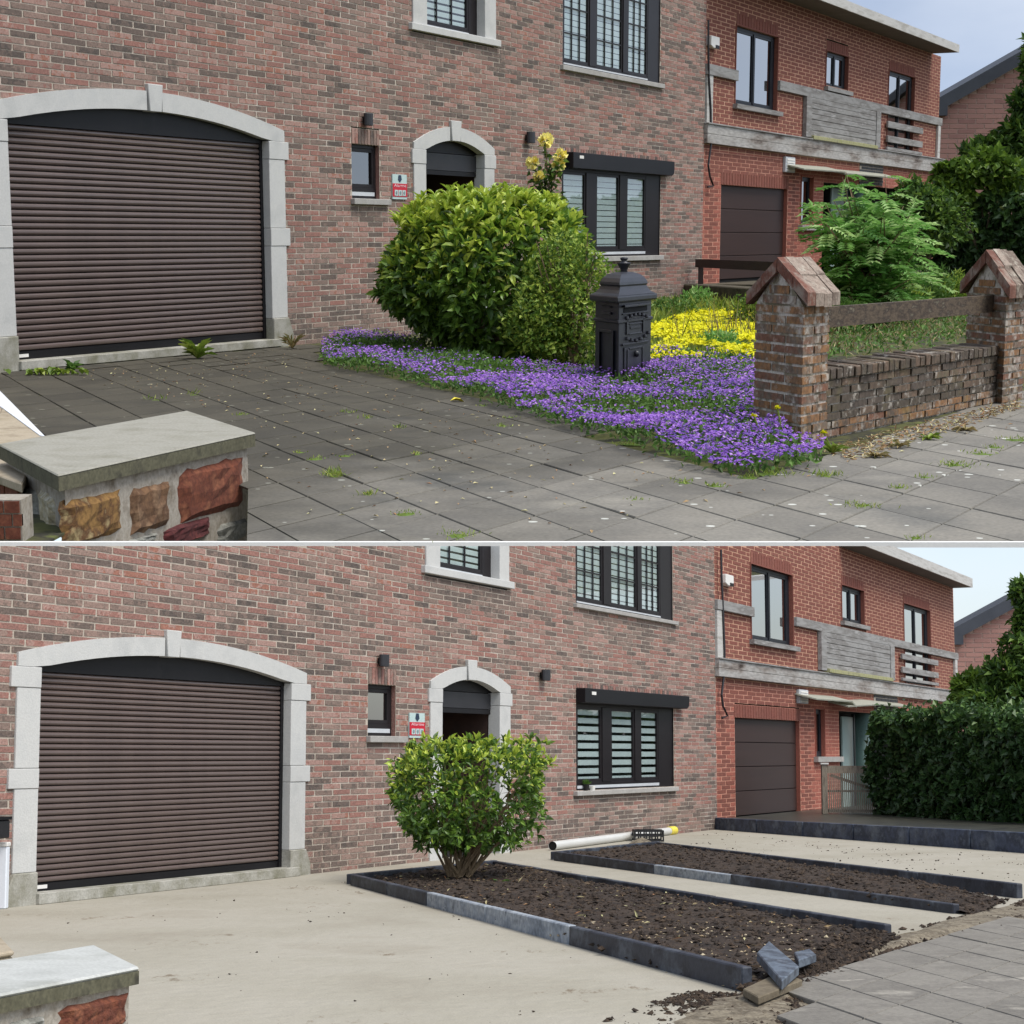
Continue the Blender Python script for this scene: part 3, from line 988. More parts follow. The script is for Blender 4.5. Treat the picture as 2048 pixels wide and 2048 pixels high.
    # canopies over the porch
    for (a, b, c) in K['canopies']:
        v = [(S(x, y, -.45)[0], -.45, S(x, y, -.45)[1]) for x, y, d in (a, b, c)]
        v2 = [(p[0], .02, p[2] + .12) for p in v]
        n = len(v)
        m_ = MB().add(v + v2, [(0, 1, n + 1, n), (1, 2, n + 2, n + 1)])
        o = ob('canopy', m_, MAT['canopy'], root)
        if o:
            so = o.modifiers.new('solid', 'SOLIDIFY')
            so.thickness = .03
    # things on the wall
    x0, y0_, x1, y1_ = K['lightbox']
    s0, z1 = S(x0, y0_)
    s1, z0 = S(x1, y1_)
    lb = empty('vent_box', pl, pl.F @ Matrix.Translation((s0, y0 - .02, z0)), K['lab'][0], 'vent')
    bx = ob('box_body', MB().box(0, s1 - s0, -.06, .02, 0, z1 - z0), MAT['grey_plastic'], lb, bevel=.01)
    for i in range(5):
        ob('louvre', MB().box(.06, s1 - s0 - .06, -.075, -.061, (z1 - z0) * (.1 + i * .17), (z1 - z0) * (.2 + i * .17)), MAT['white_plastic'], lb)
    x0, y0_, x1, y1_ = K['alarm']
    s0, z1 = S(x0, y0_)
    s1, z0 = S(x1, y1_)
    al = empty('alarm_box', pl, pl.F @ Matrix.Translation((s0, y0 - .02, z0)), K['lab'][1], 'alarm')
    w_, h_ = s1 - s0, z1 - z0
    ob('housing', MB().prism([(0, .04), (w_ * .3, 0), (w_, 0), (w_, h_), (0, h_)], -.1, .02), MAT['white_plastic'], al, bevel=.01)
    ob('sounder', MB().box(w_ * .5, w_ * .9, -.115, -.101, .0, h_ * .28), MAT['dark_metal'], al)
    # cable along the joint between the houses
    pts = [pl.F @ Vector((sx(x, y), -.06, sz(x, y))) for x, y in K['cable']]
    ob('wall_cable', MB().tube(pts, .022, 5), MAT['anthracite'], pl=pl, label=K['lab'][2], cat='cable')
    return root, se

NT = dict(right=(1881, 200), wall_top=(1881, 112), low_t=(1415, 249), low_b=(1415, 287), up_t=(1412, 127), up_b=(1412, 149),
          w1=(1475, 50, 1558, 208), w2=(1655, 101, 1698, 173), w3=(1780, 140, 1831, 300), garage=(1445, 369, 1577, 560), porch=(1650, 362, 1870, 560),
          door=(1664, 372, 1690), side_win=(1605, 352, 1628, 450), glazed=(1721, 330, 1768, 368), col=1712,
          pan_l=(1619, 200), pan_r=(1748, 230), pan_b=(1619, 271), rail_l=(1771, 250), rail_r=(1841, 260), rails=[(242, 255), (271, 284), (294, 300)],
          eave_b=(1918, 104), eave_t=(1918, 91), canopies=[((1608, 337, 46), (1690, 343, 46), (1700, 350, 46)), ((1690, 346, 47), (1760, 352, 47), (1800, 356, 47))],
          lightbox=(1568, 313, 1586, 346), alarm=(1415, 71, 1431, 99),
          cable=[(1411, 40), (1411, 90), (1412, 150), (1416, 220), (1417, 285), (1411, 330), (1414, 352), (1421, 372), (1410, 374)],
          lab=['white louvred vent box on the red brick wall, flowering garden', 'cream alarm box high on red brick corner above flowering garden', 'grey cable hanging down between two houses, flowering garden'])
NT['door'] = (1664, 372, 1690, 560)
NLW = dict(right=(1910, 1250), wall_top=(1910, 1177), low_t=(1436, 1319), low_b=(1436, 1353), up_t=(1442, 1201), up_b=(1442, 1221),
          w1=(1503, 1127, 1586, 1278), w2=(1684.5, 1169, 1729, 1241), w3=(1808.6, 1206, 1861, 1366), garage=(1472, 1435, 1602, 1634), porch=(1680, 1420, 1900, 1634),
          door=(1684, 1432, 1706, 1634), side_win=(1632, 1417, 1650, 1513), glazed=(1749, 1390, 1796, 1434), col=1726,
          pan_l=(1647, 1270), pan_r=(1775, 1300), pan_b=(1647, 1337), rail_l=(1799, 1310), rail_r=(1871, 1320), rails=[(1307, 1318), (1333, 1345), (1355, 1361)],
          eave_b=(1945, 1174), eave_t=(1945, 1157), canopies=[((1633, 1397, 46), (1705, 1402, 46), (1714, 1413, 46)), ((1697, 1412, 46.5), (1760, 1408, 47), (1833, 1415, 48))],
          lightbox=(1594.6, 1378.6, 1612.7, 1408), alarm=(1443, 1148, 1459, 1174),
          cable=[(1436, 1100), (1437, 1150), (1440, 1220), (1443, 1300), (1443, 1340), (1437, 1390), (1440, 1412), (1449, 1432), (1438, 1436)],
          lab=['white louvred vent box on the red brick wall, sand yard', 'cream alarm box high on red brick corner above sand yard', 'grey cable hanging down between two houses, sand yard'])
neigh_top, ST = neighbour(TOP, NT, CT + .02, 'red brick house with grey timber bands behind leafy ash shrub')
neigh_low, SL = neighbour(LOW, NLW, CL + .02, 'red brick house with grey timber bands beside dense dark hedge')

# ------------------------------------------------------------------ far gable house
def far_house(pl, Y, P, label):
    """P: eave corner, ridge point, base row as seen; a gable wall seen flat-on at distance Y"""
    e, r, e2 = (pl.at(*q, Y) for q in P)
    x0, x1 = e.x - .3, r.x + (r.x - e.x) * .6
    zr = r.z + (r.z - e.z) * .6
    root = empty('gable_house', pl, Matrix.Translation((0, Y, 0)), label, 'house')
    zl = e2.z
    xr = x1 + (x1 - x0)
    wall = ob('wall', MB().prism([(x0, 0), (xr, 0), (xr, zl), (x1, zr - .25), (x0, zl)], .02, .4), MAT['far_mortar'], root)
    st = MB()
    BL, BH = .62, .17
    zz = max(0, zl - 4.5)
    r_ = 0
    slope = (zr - .25 - zl) / (x1 - x0)
    while zz < zr:
        xx = x0 + (BL / 2 if r_ % 2 else 0) - BL
        while xx < xr:
            a, b = max(xx, x0) + .02, min(xx + BL, xr) - .02
            xx += BL
            lim = zl + slope * min(a - x0, xr - b)
            if b - a < .1 or zz + BH > lim:
                continue
            st.box(a, b, 0, .03, zz + .02, zz + BH - .015, float(rng.random()))
        zz += BH
        r_ += 1
    ob('brickwork', st, MAT['far_wall'], wall, kind='stuff')
    t = (zr - zl) * .07
    ov = .25
    rf = MB().prism([(x0 - .1, zl - .32), (x0 + .5, zl - .32), (x0 + .5, zl + .0), (x1, zr - .35), (x1, zr + .1), (x0 - .1, zl + .12)], -ov, 3)
    ob('roof', rf, MAT['roof_edge'], root)
    rf = MB().prism([(xr, zl - .1), (xr, zl + .2), (x1 + .01, zr + .1), (x1 + .01, zr - .35)], -ov, 3)
    ob('roof', rf, MAT['roof_edge'], root)
    return root
far_house(TOP, 66, [(1881, 210), (2048, 108), (1881, 213)], 'pinkish brick gable house with slate edge behind the trees, flowering garden')
far_house(LOW, 66, [(1912, 1268), (2001, 1214), (1912, 1272)], 'pinkish brick gable house with slate edge behind hedge, sand yard')
# ------------------------------------------------------------------ plants: shared builders
def foliage(key, cols, tr=.22, rough=.5, spec=.35, **k):
    mm(key, cols, scale=1.5, src='tone', mott=.1, rough=rough, spec=spec, fine=.1, fscale=20, translucent=tr, **k)
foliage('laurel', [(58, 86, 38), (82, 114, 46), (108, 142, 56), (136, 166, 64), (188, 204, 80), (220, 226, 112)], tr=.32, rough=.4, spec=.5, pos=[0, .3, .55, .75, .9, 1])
foliage('privet', [(66, 94, 40), (94, 126, 50), (126, 156, 62), (180, 198, 92), (146, 160, 60)], tr=.34)
foliage('hedge', [(38, 60, 34), (54, 80, 42), (70, 100, 52), (98, 128, 62), (110, 92, 60)], rough=.42, pos=[0, .4, .75, .96, 1])
foliage('tree_leaf', [(44, 68, 32), (62, 92, 40), (88, 118, 48), (118, 146, 58), (158, 174, 72)], tr=.3)
foliage('ash_leaf', [(82, 128, 58), (110, 158, 76), (142, 186, 102), (190, 214, 146)], tr=.4)
foliage('lime_leaf', [(62, 90, 36), (92, 122, 44), (120, 148, 52), (170, 186, 74)], tr=.3, pos=[0, .4, .75, 1])
foliage('under', [(58, 88, 40), (84, 118, 52), (110, 146, 68), (78, 102, 62)], tr=.3)
foliage('purple', [(104, 88, 164), (118, 82, 172), (138, 92, 190), (158, 110, 204), (184, 140, 216), (206, 172, 228)], tr=.15, rough=.7)
foliage('yellow', [(196, 194, 14), (228, 220, 16), (244, 238, 34), (180, 190, 30)], tr=.25, rough=.7)
foliage('grass', [(86, 112, 40), (116, 140, 50), (146, 164, 66), (172, 172, 96)], tr=.25)
foliage('dry_grass', [(110, 96, 58), (146, 128, 84), (178, 164, 120), (96, 104, 50), (120, 84, 48)], tr=.2)
foliage('rose', [(252, 242, 140), (252, 244, 170), (250, 228, 80)], tr=.2, rough=.6)
mm('bark', [(70, 58, 46), (96, 84, 68), (58, 50, 40)], scale=8, rough=.9, bump=.4)
mm('twig', [(96, 78, 58), (124, 106, 82), (78, 62, 48)], scale=8, rough=.9)

def rand_dirs(n):
    v = rng.normal(size=(n, 3))
    return v / np.linalg.norm(v, axis=1, keepdims=True)

def lump(D, seed, amp):
    r = np.random.default_rng(seed)
    out = np.zeros(len(D))
    for f in (2.5, 4, 7):
        for _ in range(3):
            k = r.normal(size=3) * f
            out += np.sin(D @ k + r.uniform(0, 6.3)) / f
    return 1 + amp * out

def shell(c, rad, n, seed, amp=.18, inner=.55, power=2.6, low=-1.0):
    """points through the outer part of a lumpy, slightly boxy crown; returns points and outward directions"""
    D = rand_dirs(int(n * 1.3))
    D = D[D[:, 2] > low][:n]
    s = (np.abs(D) ** power).sum(1) ** (-1 / power)
    f = inner + (1 - inner) * rng.random(len(D)) ** .45
    P = D * (s * f * lump(D, seed, amp))[:, None] * np.array(rad) + np.array(c)
    O = D / np.array(rad)
    O /= np.linalg.norm(O, axis=1, keepdims=True)
    return P, O, f

def leaf_mass(mb, c, rad, n, L, W, seed=1, amp=.18, inner=.5, spread=.8, up=.25, whorl=1, power=2.6, tone=None, six=False, young=0, low=-1.0, keep=None):
    m = max(1, n // whorl)
    P, O, f = shell(c, rad, m, seed, amp, inner, power, low)
    if keep is not None:
        k = keep(P)
        P, O, f = P[k], O[k], f[k]
    m = len(P)
    A = np.repeat(O, whorl, 0) + rng.normal(0, spread, (m * whorl, 3)) + np.array([0, 0, up])
    if whorl > 1:
        P = np.repeat(P, whorl, 0)
        f = np.repeat(f, whorl)
    A /= np.linalg.norm(A, axis=1, keepdims=True)
    N = np.repeat(O, whorl, 0) * .7 + np.array([0, 0, .8]) + rng.normal(0, .45, (m * whorl, 3))
    T = rng.random(m * whorl) * .74 if tone is None else tone(P, f)
    if young:  # upper outer leaves toned paler: new growth, with light from above painted in
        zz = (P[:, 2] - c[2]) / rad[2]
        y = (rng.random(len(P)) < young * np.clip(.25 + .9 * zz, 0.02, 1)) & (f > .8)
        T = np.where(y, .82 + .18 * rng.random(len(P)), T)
    s = rng.uniform(.5, 1.25, len(P))
    mb.leaves(P, A, N, L * s, W * s * rng.uniform(.8, 1.2, len(P)), T, six=six)
    return mb

def cut_low(P):
    d = (P - np.array(LOW.cp)) @ np.array(LOW.cn)
    return d < -.05

def poly_sample(poly, n):
    """random ground points inside a polygon of (x,y)"""
    P = np.array([(p[0], p[1]) for p in poly])
    lo, hi = P.min(0), P.max(0)
    out = []
    tot = 0
    while tot < n:
        q = rng.uniform(lo, hi, (n * 3, 2))
        k = inside(q, P)
        out.append(q[k])
        tot += k.sum()
    return np.concatenate(out)[:n]

def inside(q, P):
    x, y = q[:, 0], q[:, 1]
    r = np.zeros(len(q), bool)
    j = len(P) - 1
    for i in range(len(P)):
        xi, yi, xj, yj = P[i][0], P[i][1], P[j][0], P[j][1]
        c = ((yi > y) != (yj > y)) & (x < (xj - xi) * (y - yi) / (yj - yi + 1e-12) + xi)
        r ^= c
        j = i
    return r

def area(poly):
    P = np.array([(p[0], p[1]) for p in poly])
    return abs(np.dot(P[:, 0], np.roll(P[:, 1], 1)) - np.dot(P[:, 1], np.roll(P[:, 0], 1))) / 2

def noise2(q, seed, f):
    r = np.random.default_rng(seed)
    o = np.zeros(len(q))
    for _ in range(6):
        k = r.normal(size=2) * f
        o += np.sin(q @ k + r.uniform(0, 6.3))
    return o / 6

def limb_tree(base, tips, r0, mb, sides=6):
    for t, r in tips:
        b = Vector(base)
        t = Vector(t)
        mid = b.lerp(t, .5) + Vector((random.uniform(-.06, .06), random.uniform(-.06, .06), .05)) * (t - b).length
        mb.tube([b, mid, t], [r0 * r, r0 * r * .7, r0 * r * .25], sides)

def blades(mb, pts, h, lean, w, tone=None):
    n = len(pts)
    P = np.column_stack([pts, np.zeros(n)]) if pts.shape[1] == 2 else pts
    A = np.column_stack([rng.normal(0, lean, (n, 2)), np.ones(n)])
    N = rand_dirs(n)
    mb.leaves(P, A, N, h * rng.uniform(.5, 1.2, n), w, rng.random(n) if tone is None else tone, fold=.1, droop=.02)

# ------------------------------------------------------------------ upper terrace: ground and paving
mm('terrace_edge', [(236, 236, 234), (228, 228, 226)], scale=2, rough=.8, fine=.02)
mm('joint_soil', [(58, 54, 40), (86, 88, 44), (46, 44, 37), (112, 120, 54)], scale=2.2, rough=1, bump=.4, bscale=30)
def lichen(m, sc=9.0, th=.17):
    t = m.node_tree
    N, L = t.nodes, t.links
    b = N['Principled BSDF']
    src = b.inputs['Base Color'].links[0].from_socket
    g = N.new('ShaderNodeNewGeometry')
    tc = N.new('ShaderNodeTexCoord')
    tc.object = GROUND_TOP
    v = N.new('ShaderNodeTexVoronoi')
    v.inputs['Scale'].default_value = sc
    L.new(tc.outputs['Object'], v.inputs['Vector'])
    oi = N.new('ShaderNodeObjectInfo')
    ad = N.new('ShaderNodeVectorMath')
    L.new(tc.outputs['Object'], ad.inputs[0])
    L.new(oi.outputs['Location'], ad.inputs[1])
    L.new(tc.outputs['Object'] if tc.object else ad.outputs[0], v.inputs['Vector'])
    nz = N.new('ShaderNodeTexNoise')
    nz.inputs['Scale'].default_value = .5
    L.new(ad.outputs[0], nz.inputs['Vector'])
    sep = N.new('ShaderNodeSeparateColor')
    L.new(v.outputs['Color'], sep.inputs[0])
    thr = N.new('ShaderNodeMath')
    thr.operation = 'MULTIPLY'
    thr.inputs[1].default_value = th
    L.new(sep.outputs[0], thr.inputs[0])
    lt = N.new('ShaderNodeMath')
    lt.operation = 'LESS_THAN'
    L.new(v.outputs['Distance'], lt.inputs[0])
    L.new(thr.outputs[0], lt.inputs[1])
    g2 = N.new('ShaderNodeMath')
    g2.operation = 'GREATER_THAN'
    L.new(sep.outputs[1], g2.inputs[0])
    g2.inputs[1].default_value = .62
    ml = N.new('ShaderNodeMath')
    ml.operation = 'MULTIPLY'
    L.new(lt.outputs[0], ml.inputs[0])
    L.new(g2.outputs[0], ml.inputs[1])
    mx = N.new('ShaderNodeMix')
    mx.data_type = 'RGBA'
    L.new(ml.outputs[0], mx.inputs[0])
    L.new(src, mx.inputs[6])
    mx.inputs[7].default_value = (*lin((196, 198, 190)), 1)
    L.new(mx.outputs[2], b.inputs['Base Color'])

pl = TOP
Y0 = pl.G(1024, 1082).y
cFL = pl.at(116, 950, 8.75)
ZC = cFL.z
cFR, cBR, cBL = pl.G(511, 865, ZC), pl.G(374, 821, ZC), pl.G(-4, 888, ZC)
cen = (cFL + cFR + cBR + cBL) / 4
shrink = lambda p, k=.93: cen + (p - cen) * k
wFL, wFR, wBR, wBL = (shrink(p) for p in (cFL, cFR, cBR, cBL))
gp = pl.G(494, 1082)
gin = lambda p: cen + (p - cen) * .86
gpoly = [(-70, Y0), (wFL.x - .02, Y0), (gin(wFL).x, gin(wFL).y), (gin(wFR).x, gin(wFR).y), (wFR.x - .01, wFR.y + .02), (gp.x, Y0), (70, Y0), (70, 220), (-70, 220)]
ob('ground', MB().slab([Vector((a, b, 0)) for a, b in gpoly], -.024, -.012), MAT['joint_soil'], pl=pl, kind='structure')
ob('terrace_edge', MB().box(-70, 70, Y0 - .03, Y0 - .001, -.0262, -.0005), MAT['terrace_edge'], pl=pl, kind='structure')

GROUND_TOP = bpy.data.objects['ground']
mm('slab_wet', [(64, 62, 55), (84, 82, 75), (72, 70, 63), (98, 96, 88)], scale=.45, ref=GROUND_TOP, pos=[0, .4, .65, 1], rough=.62, bump=.25, bscale=50, fine=.12, fscale=40, spec=.5, roughvar=.18)
mm('slab_walk', [(98, 97, 92), (126, 122, 113), (112, 109, 102), (138, 134, 124)], scale=.8, ref=GROUND_TOP, rough=.8, bump=.25, bscale=50, fine=.14, fscale=40)
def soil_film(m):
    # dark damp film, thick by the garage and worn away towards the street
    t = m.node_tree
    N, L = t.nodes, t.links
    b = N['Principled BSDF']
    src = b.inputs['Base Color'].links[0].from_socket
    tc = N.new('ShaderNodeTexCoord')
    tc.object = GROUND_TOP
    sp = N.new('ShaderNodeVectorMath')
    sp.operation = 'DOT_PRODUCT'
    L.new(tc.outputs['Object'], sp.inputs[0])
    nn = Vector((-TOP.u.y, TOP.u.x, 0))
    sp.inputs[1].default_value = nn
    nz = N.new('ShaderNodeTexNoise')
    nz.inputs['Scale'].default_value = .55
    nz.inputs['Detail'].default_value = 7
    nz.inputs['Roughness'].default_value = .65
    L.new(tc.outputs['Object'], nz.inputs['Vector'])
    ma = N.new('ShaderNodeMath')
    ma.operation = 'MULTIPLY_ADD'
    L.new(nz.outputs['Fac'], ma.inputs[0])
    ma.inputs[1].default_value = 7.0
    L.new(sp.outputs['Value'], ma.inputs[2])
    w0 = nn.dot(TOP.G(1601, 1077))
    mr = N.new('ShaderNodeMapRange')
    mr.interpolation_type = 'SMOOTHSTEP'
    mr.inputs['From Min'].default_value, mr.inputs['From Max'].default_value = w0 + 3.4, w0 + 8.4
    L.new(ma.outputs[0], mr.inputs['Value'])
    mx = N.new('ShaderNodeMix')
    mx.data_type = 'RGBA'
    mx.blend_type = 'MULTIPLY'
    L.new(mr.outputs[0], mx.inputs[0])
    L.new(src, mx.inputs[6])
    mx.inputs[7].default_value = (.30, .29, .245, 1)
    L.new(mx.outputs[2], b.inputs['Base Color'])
lichen(MAT['slab_walk'], 8, .22)
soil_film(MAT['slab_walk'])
def slab_tone(m, amt=.16):
    t = m.node_tree
    N, L = t.nodes, t.links
    b = N['Principled BSDF']
    src = b.inputs['Base Color'].links[0].from_socket
    oi = N.new('ShaderNodeObjectInfo')
    mr = N.new('ShaderNodeMapRange')
    mr.inputs['To Min'].default_value, mr.inputs['To Max'].default_value = 1 - amt, 1 + amt
    L.new(oi.outputs['Random'], mr.inputs['Value'])
    hv = N.new('ShaderNodeHueSaturation')
    L.new(src, hv.inputs['Color'])
    L.new(mr.outputs[0], hv.inputs['Value'])
    L.new(hv.outputs[0], b.inputs['Base Color'])
slab_tone(MAT['slab_walk'])
def speckle(m, col, sc, lo, hi, amt=.8, ref=None):
    t = m.node_tree
    N, L = t.nodes, t.links
    b = N['Principled BSDF']
    src = b.inputs['Base Color'].links[0].from_socket
    tc = N.new('ShaderNodeTexCoord')
    tc.object = ref or GROUND_TOP
    nz = N.new('ShaderNodeTexNoise')
    nz.inputs['Scale'].default_value = sc
    nz.inputs['Detail'].default_value = 8
    nz.inputs['Roughness'].default_value = .72
    L.new(tc.outputs['Object'], nz.inputs['Vector'])
    mr = N.new('ShaderNodeMapRange')
    mr.inputs['From Min'].default_value, mr.inputs['From Max'].default_value = lo, hi
    mr.inputs['To Max'].default_value = amt
    L.new(nz.outputs['Fac'], mr.inputs['Value'])
    mx = N.new('ShaderNodeMix')
    mx.data_type = 'RGBA'
    L.new(mr.outputs[0], mx.inputs[0])
    L.new(src, mx.inputs[6])
    mx.inputs[7].default_value = (*lin(col), 1)
    L.new(mx.outputs[2], b.inputs['Base Color'])
# paving slabs laid parallel to the house
def half_clip(poly, f):
    out = []
    for i in range(len(poly)):
        a, b = poly[i], poly[(i + 1) % len(poly)]
        fa, fb = f(a), f(b)
        if fa >= 0:
            out.append(a)
        if (fa >= 0) != (fb >= 0):
            out.append(a.lerp(b, fa / (fa - fb)))
    return out

def paving(pl, name, O, dA, dB, la, lb, test, mats, base_mb=None, joint=.016, z=0.0, th=.03, maxn=300, clip=None, base_mat='joint_soil'):
    cells = []
    for i in range(-60, 80):
        for j in range(-60, 60):
            c = O + dA * (la * (i + .5)) + dB * (lb * (j + .5))
            if c.y < 2:
                continue
            x, y = pl.proj(c)
            k = test(c, x, y)
            if k is not None:
                cells.append((c.y, i, j, c, k))
    cells.sort(key=lambda q: q[0])
    root = None
    mes = {}
    A, B = dA * (la - joint), dB * (lb - joint)
    e = .012
    rest = {}
    for n, (_, i, j, c, k) in enumerate(cells):
        if k not in mes:
            p = [(-A - B) / 2, (A - B) / 2, (A + B) / 2, (-A + B) / 2]
            m = MB()
            V = [(q.x * .985, q.y * .985, 0) for q in p] + [(q.x, q.y, -.006) for q in p] + [(q.x, q.y, -th) for q in p]
            Fs = [(0, 1, 2, 3)] + [(i_ + 4, (i_ + 1) % 4 + 4, (i_ + 1) % 4, i_) for i_ in range(4)] + [(i_ + 8, (i_ + 1) % 4 + 8, (i_ + 1) % 4 + 4, i_ + 4) for i_ in range(4)]
            if (B.cross(A)).z > 0:
                Fs = [tuple(reversed(f)) for f in Fs]
            m.add(V, Fs)
            mes[k] = m.mesh('paving_slab')
            mes[k].materials.append(MAT[mats[k]])
        if n >= maxn:
            m = rest.setdefault(k, MB())
            m.add([(q.x + c.x, q.y + c.y, z + random.uniform(-.004, .004)) for q in [(-A - B) / 2, (A - B) / 2, (A + B) / 2, (-A + B) / 2]], [(0, 1, 2, 3)])
            continue
        if root is None:
            root = ob(name, base_mb if base_mb else MB().add([(c.x, c.y, z - th)] * 3, [(0, 1, 2)]), MAT[base_mat], pl=pl, kind='structure')
        cor = [c + q for q in ((-A - B) / 2, (A - B) / 2, (A + B) / 2, (-A + B) / 2)]
        if clip:
            cl = cor
            for fn_ in clip:
                if any(fn_(p) < 0 for p in cl):
                    cl = half_clip(cl, fn_)
            if len(cl) < 3:
                continue
            if len(cl) != 4 or cl is not cor:
                ob('paving_slab', MB().slab(cl if (B.cross(A)).z < 0 else cl[::-1], -th + z, z), MAT[mats[k]], root)
                continue
        M = Matrix.Translation((c.x, c.y, z + random.gauss(0, .0014))) @ Matrix.Rotation(random.gauss(0, .002), 4, 'X') @ Matrix.Rotation(random.gauss(0, .002), 4, 'Y') @ Matrix.Rotation(random.gauss(0, .004), 4, 'Z')
        ob('paving_slab', mes[k], None, root, M=M, cut=False)
    for k, m in rest.items():
        ob('far_slabs', m, MAT[mats[k]], root, kind='stuff')
    return root, len(cells)

GARDEN = [pl.G(*q) for q in [(645, 722), (700, 738), (850, 765), (1000, 808), (1150, 852), (1250, 884), (1350, 918), (1480, 948), (1600, 905), (2100, 780), (2100, 560), (1406, 612), (560, 688), (640, 697)]]
GP = np.array([(p.x, p.y) for p in GARDEN])
dB_ = (pl.G(1674, 1043) - pl.G(1549, 1010)).normalized()
dA_ = (pl.G(1549, 1010) - pl.G(1470, 1038)).normalized()
dA_ = ((dA_ + pl.u) / 2).normalized()
gq = np.array([(q[0], q[1]) for q in gpoly])
walk_o = pl.G(1601, 1077)
def test_top(c, x, y):
    if y > 1150 or x < -80 or x > 2500:
        return None
    f = pl.Fi @ c
    if f.y > -.15:
        return None
    q = np.array([(c.x, c.y)])
    if inside(q, GP)[0] or (not inside(q, gq)[0] and c.x < gp.x - .45):
        return None
    d = (c - walk_o).dot(Vector((-dA_.y, dA_.x, 0)))
    return 1
bm_ = MB().slab([Vector((a, b, 0)) for a, b in [(wFR.x, wFR.y + .05), (gp.x, Y0), (12, Y0), (12, 18), (-2, 26), (-9, 20), (-9, 11.5)]], -.0118, -.0112)
def notch(p):
    if p.y > wFR.y + .02:
        return 1.0
    return (p.x - gp.x) * (wFR.y - gp.y) - (p.y - gp.y) * (wFR.x - gp.x)
_, NS = paving(pl, 'paving', walk_o, dA_, dB_, .585, .63, test_top, {0: 'slab_wet', 1: 'slab_walk'}, base_mb=bm_, joint=.017, th=.011, clip=[lambda p: p.y - Y0, lambda p: notch(p)])
print('slabs top', NS)

# ------------------------------------------------------------------ stone pier with coping, lower left
mm('coping', [(138, 136, 124), (148, 146, 136), (130, 128, 115)], scale=3, rough=.8, fine=.12, fscale=60, bump=.1)
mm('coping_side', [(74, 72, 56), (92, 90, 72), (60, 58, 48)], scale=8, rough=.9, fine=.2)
mm('rubble_mortar', [(132, 124, 110), (156, 150, 140), (108, 98, 84)], scale=8, rough=1, bump=.6, bscale=25)
for k_, c_ in (('stone_ochre', [(104, 76, 44), (128, 98, 56), (84, 58, 36), (146, 130, 94)]), ('stone_brown', [(112, 84, 60), (90, 66, 48), (134, 108, 84)]),
               ('stone_red', [(116, 66, 46), (92, 50, 37), (132, 84, 60)]), ('stone_wine', [(92, 42, 42), (70, 34, 36), (112, 60, 56)]),
               ('stone_grey', [(140, 140, 132), (112, 112, 106), (160, 160, 154)]), ('stone_pale', [(176, 172, 160), (150, 140, 112), (190, 188, 180)])):
    mm(k_, c_, scale=10, rough=.95, bump=1.0, bscale=30, fine=.2, fscale=50)

def rubble(parent, o, ex, n_, rects, tag):
    """rough stones: o origin on the face, ex unit along it, n_ outward; rects in metres (along, up)"""
    for (a0, a1, z0, z1, m) in rects:
        na, nz = 7, 6
        V = []
        for j in range(nz + 1):
            for i in range(na + 1):
                u, v = i / na, j / nz
                edge = min(u, 1 - u, v, 1 - v) * 5
                h = .006 + .02 * min(1, edge * 1.5) + random.uniform(-.007, .008) * min(1, edge * 2)
                ju = random.uniform(-.035, .035) if edge == 0 else random.uniform(-.03, .03)
                if edge == 0:
                    h = -.01
                p = o + ex * (a0 + (a1 - a0) * (u + ju)) + n_ * h
                V.append((p.x, p.y, z0 + (z1 - z0) * (v + (random.uniform(-.045, .045) if edge == 0 else random.uniform(-.03, .03)))))
        Fs = [(j * (na + 1) + i, j * (na + 1) + i + 1, (j + 1) * (na + 1) + i + 1, (j + 1) * (na + 1) + i) for j in range(nz) for i in range(na)]
        ob('rubble_stone', MB().add(V, Fs), MAT[m], parent, cut=False)

pier = empty('stone_pier', pl, Matrix.Identity(4), 'low rubble stone pier under grey coping slab beside dark driveway paving', 'pier')
tl = 34 / 3686 * 8.75
ctop = MB().slab([cFL, cFR, cBR, cBL], ZC - .012, ZC)
cp_o = ob('coping_slab', ctop, MAT['coping'], pier, bevel=.006)
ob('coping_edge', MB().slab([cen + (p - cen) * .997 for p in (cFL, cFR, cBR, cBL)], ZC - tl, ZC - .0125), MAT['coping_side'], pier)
zb_ = lambda p: pl.zat(1024, 1084, p.y)
bod = MB()
tops = [(p.x, p.y, ZC - tl - .001) for p in (wFL, wFR, wBR, wBL)]
bots = [(p.x, p.y, zb_(p)) for p in (wFL, wFR)] + [(wBR.x, wBR.y, -.02), (wBL.x, wBL.y, -.02)]
bod.add(bots + tops, MB.BF)
ob('rubble_core', bod, MAT['rubble_mortar'], pier)
fx = (wFR - wFL)
fl = fx.length
fx.normalize()
fn = Vector((fx.y, -fx.x, 0))
def face_rect(px0, px1, py0, py1, o, ex, n_):
    def hit(px, py):
        r = Vector(pl.ray(px, py))
        t = n_.dot(Vector((o.x, o.y, 0))) / n_.dot(Vector((r.x, r.y, 0)))
        p = r * t
        return (Vector((p.x, p.y, 0)) - Vector((o.x, o.y, 0))).dot(ex), p.z + EYE
    a0, zc0 = hit(px0, (py0 + py1) / 2)
    a1, _ = hit(px1, (py0 + py1) / 2)
    return a0, a1, hit((px0 + px1) / 2, py1)[1], hit((px0 + px1) / 2, py0)[1]
RC = [((124, 246, 988, 1086), 'stone_ochre'), ((258, 340, 966, 1064), 'stone_brown'), ((352, 492, 922, 1034), 'stone_red'), ((322, 422, 1044, 1086), 'stone_wine'), ((432, 494, 1042, 1086), 'stone_grey'), ((250, 314, 1072, 1086), 'stone_grey')]
rubble(pier, Vector((wFL.x, wFL.y, 0)), fx, fn, [face_rect(*r, wFL, fx, fn) + (m,) for r, m in RC], 'front')
lx = (wBL - wFL)
lx.normalize()
ln = Vector((-lx.y, lx.x, 0))
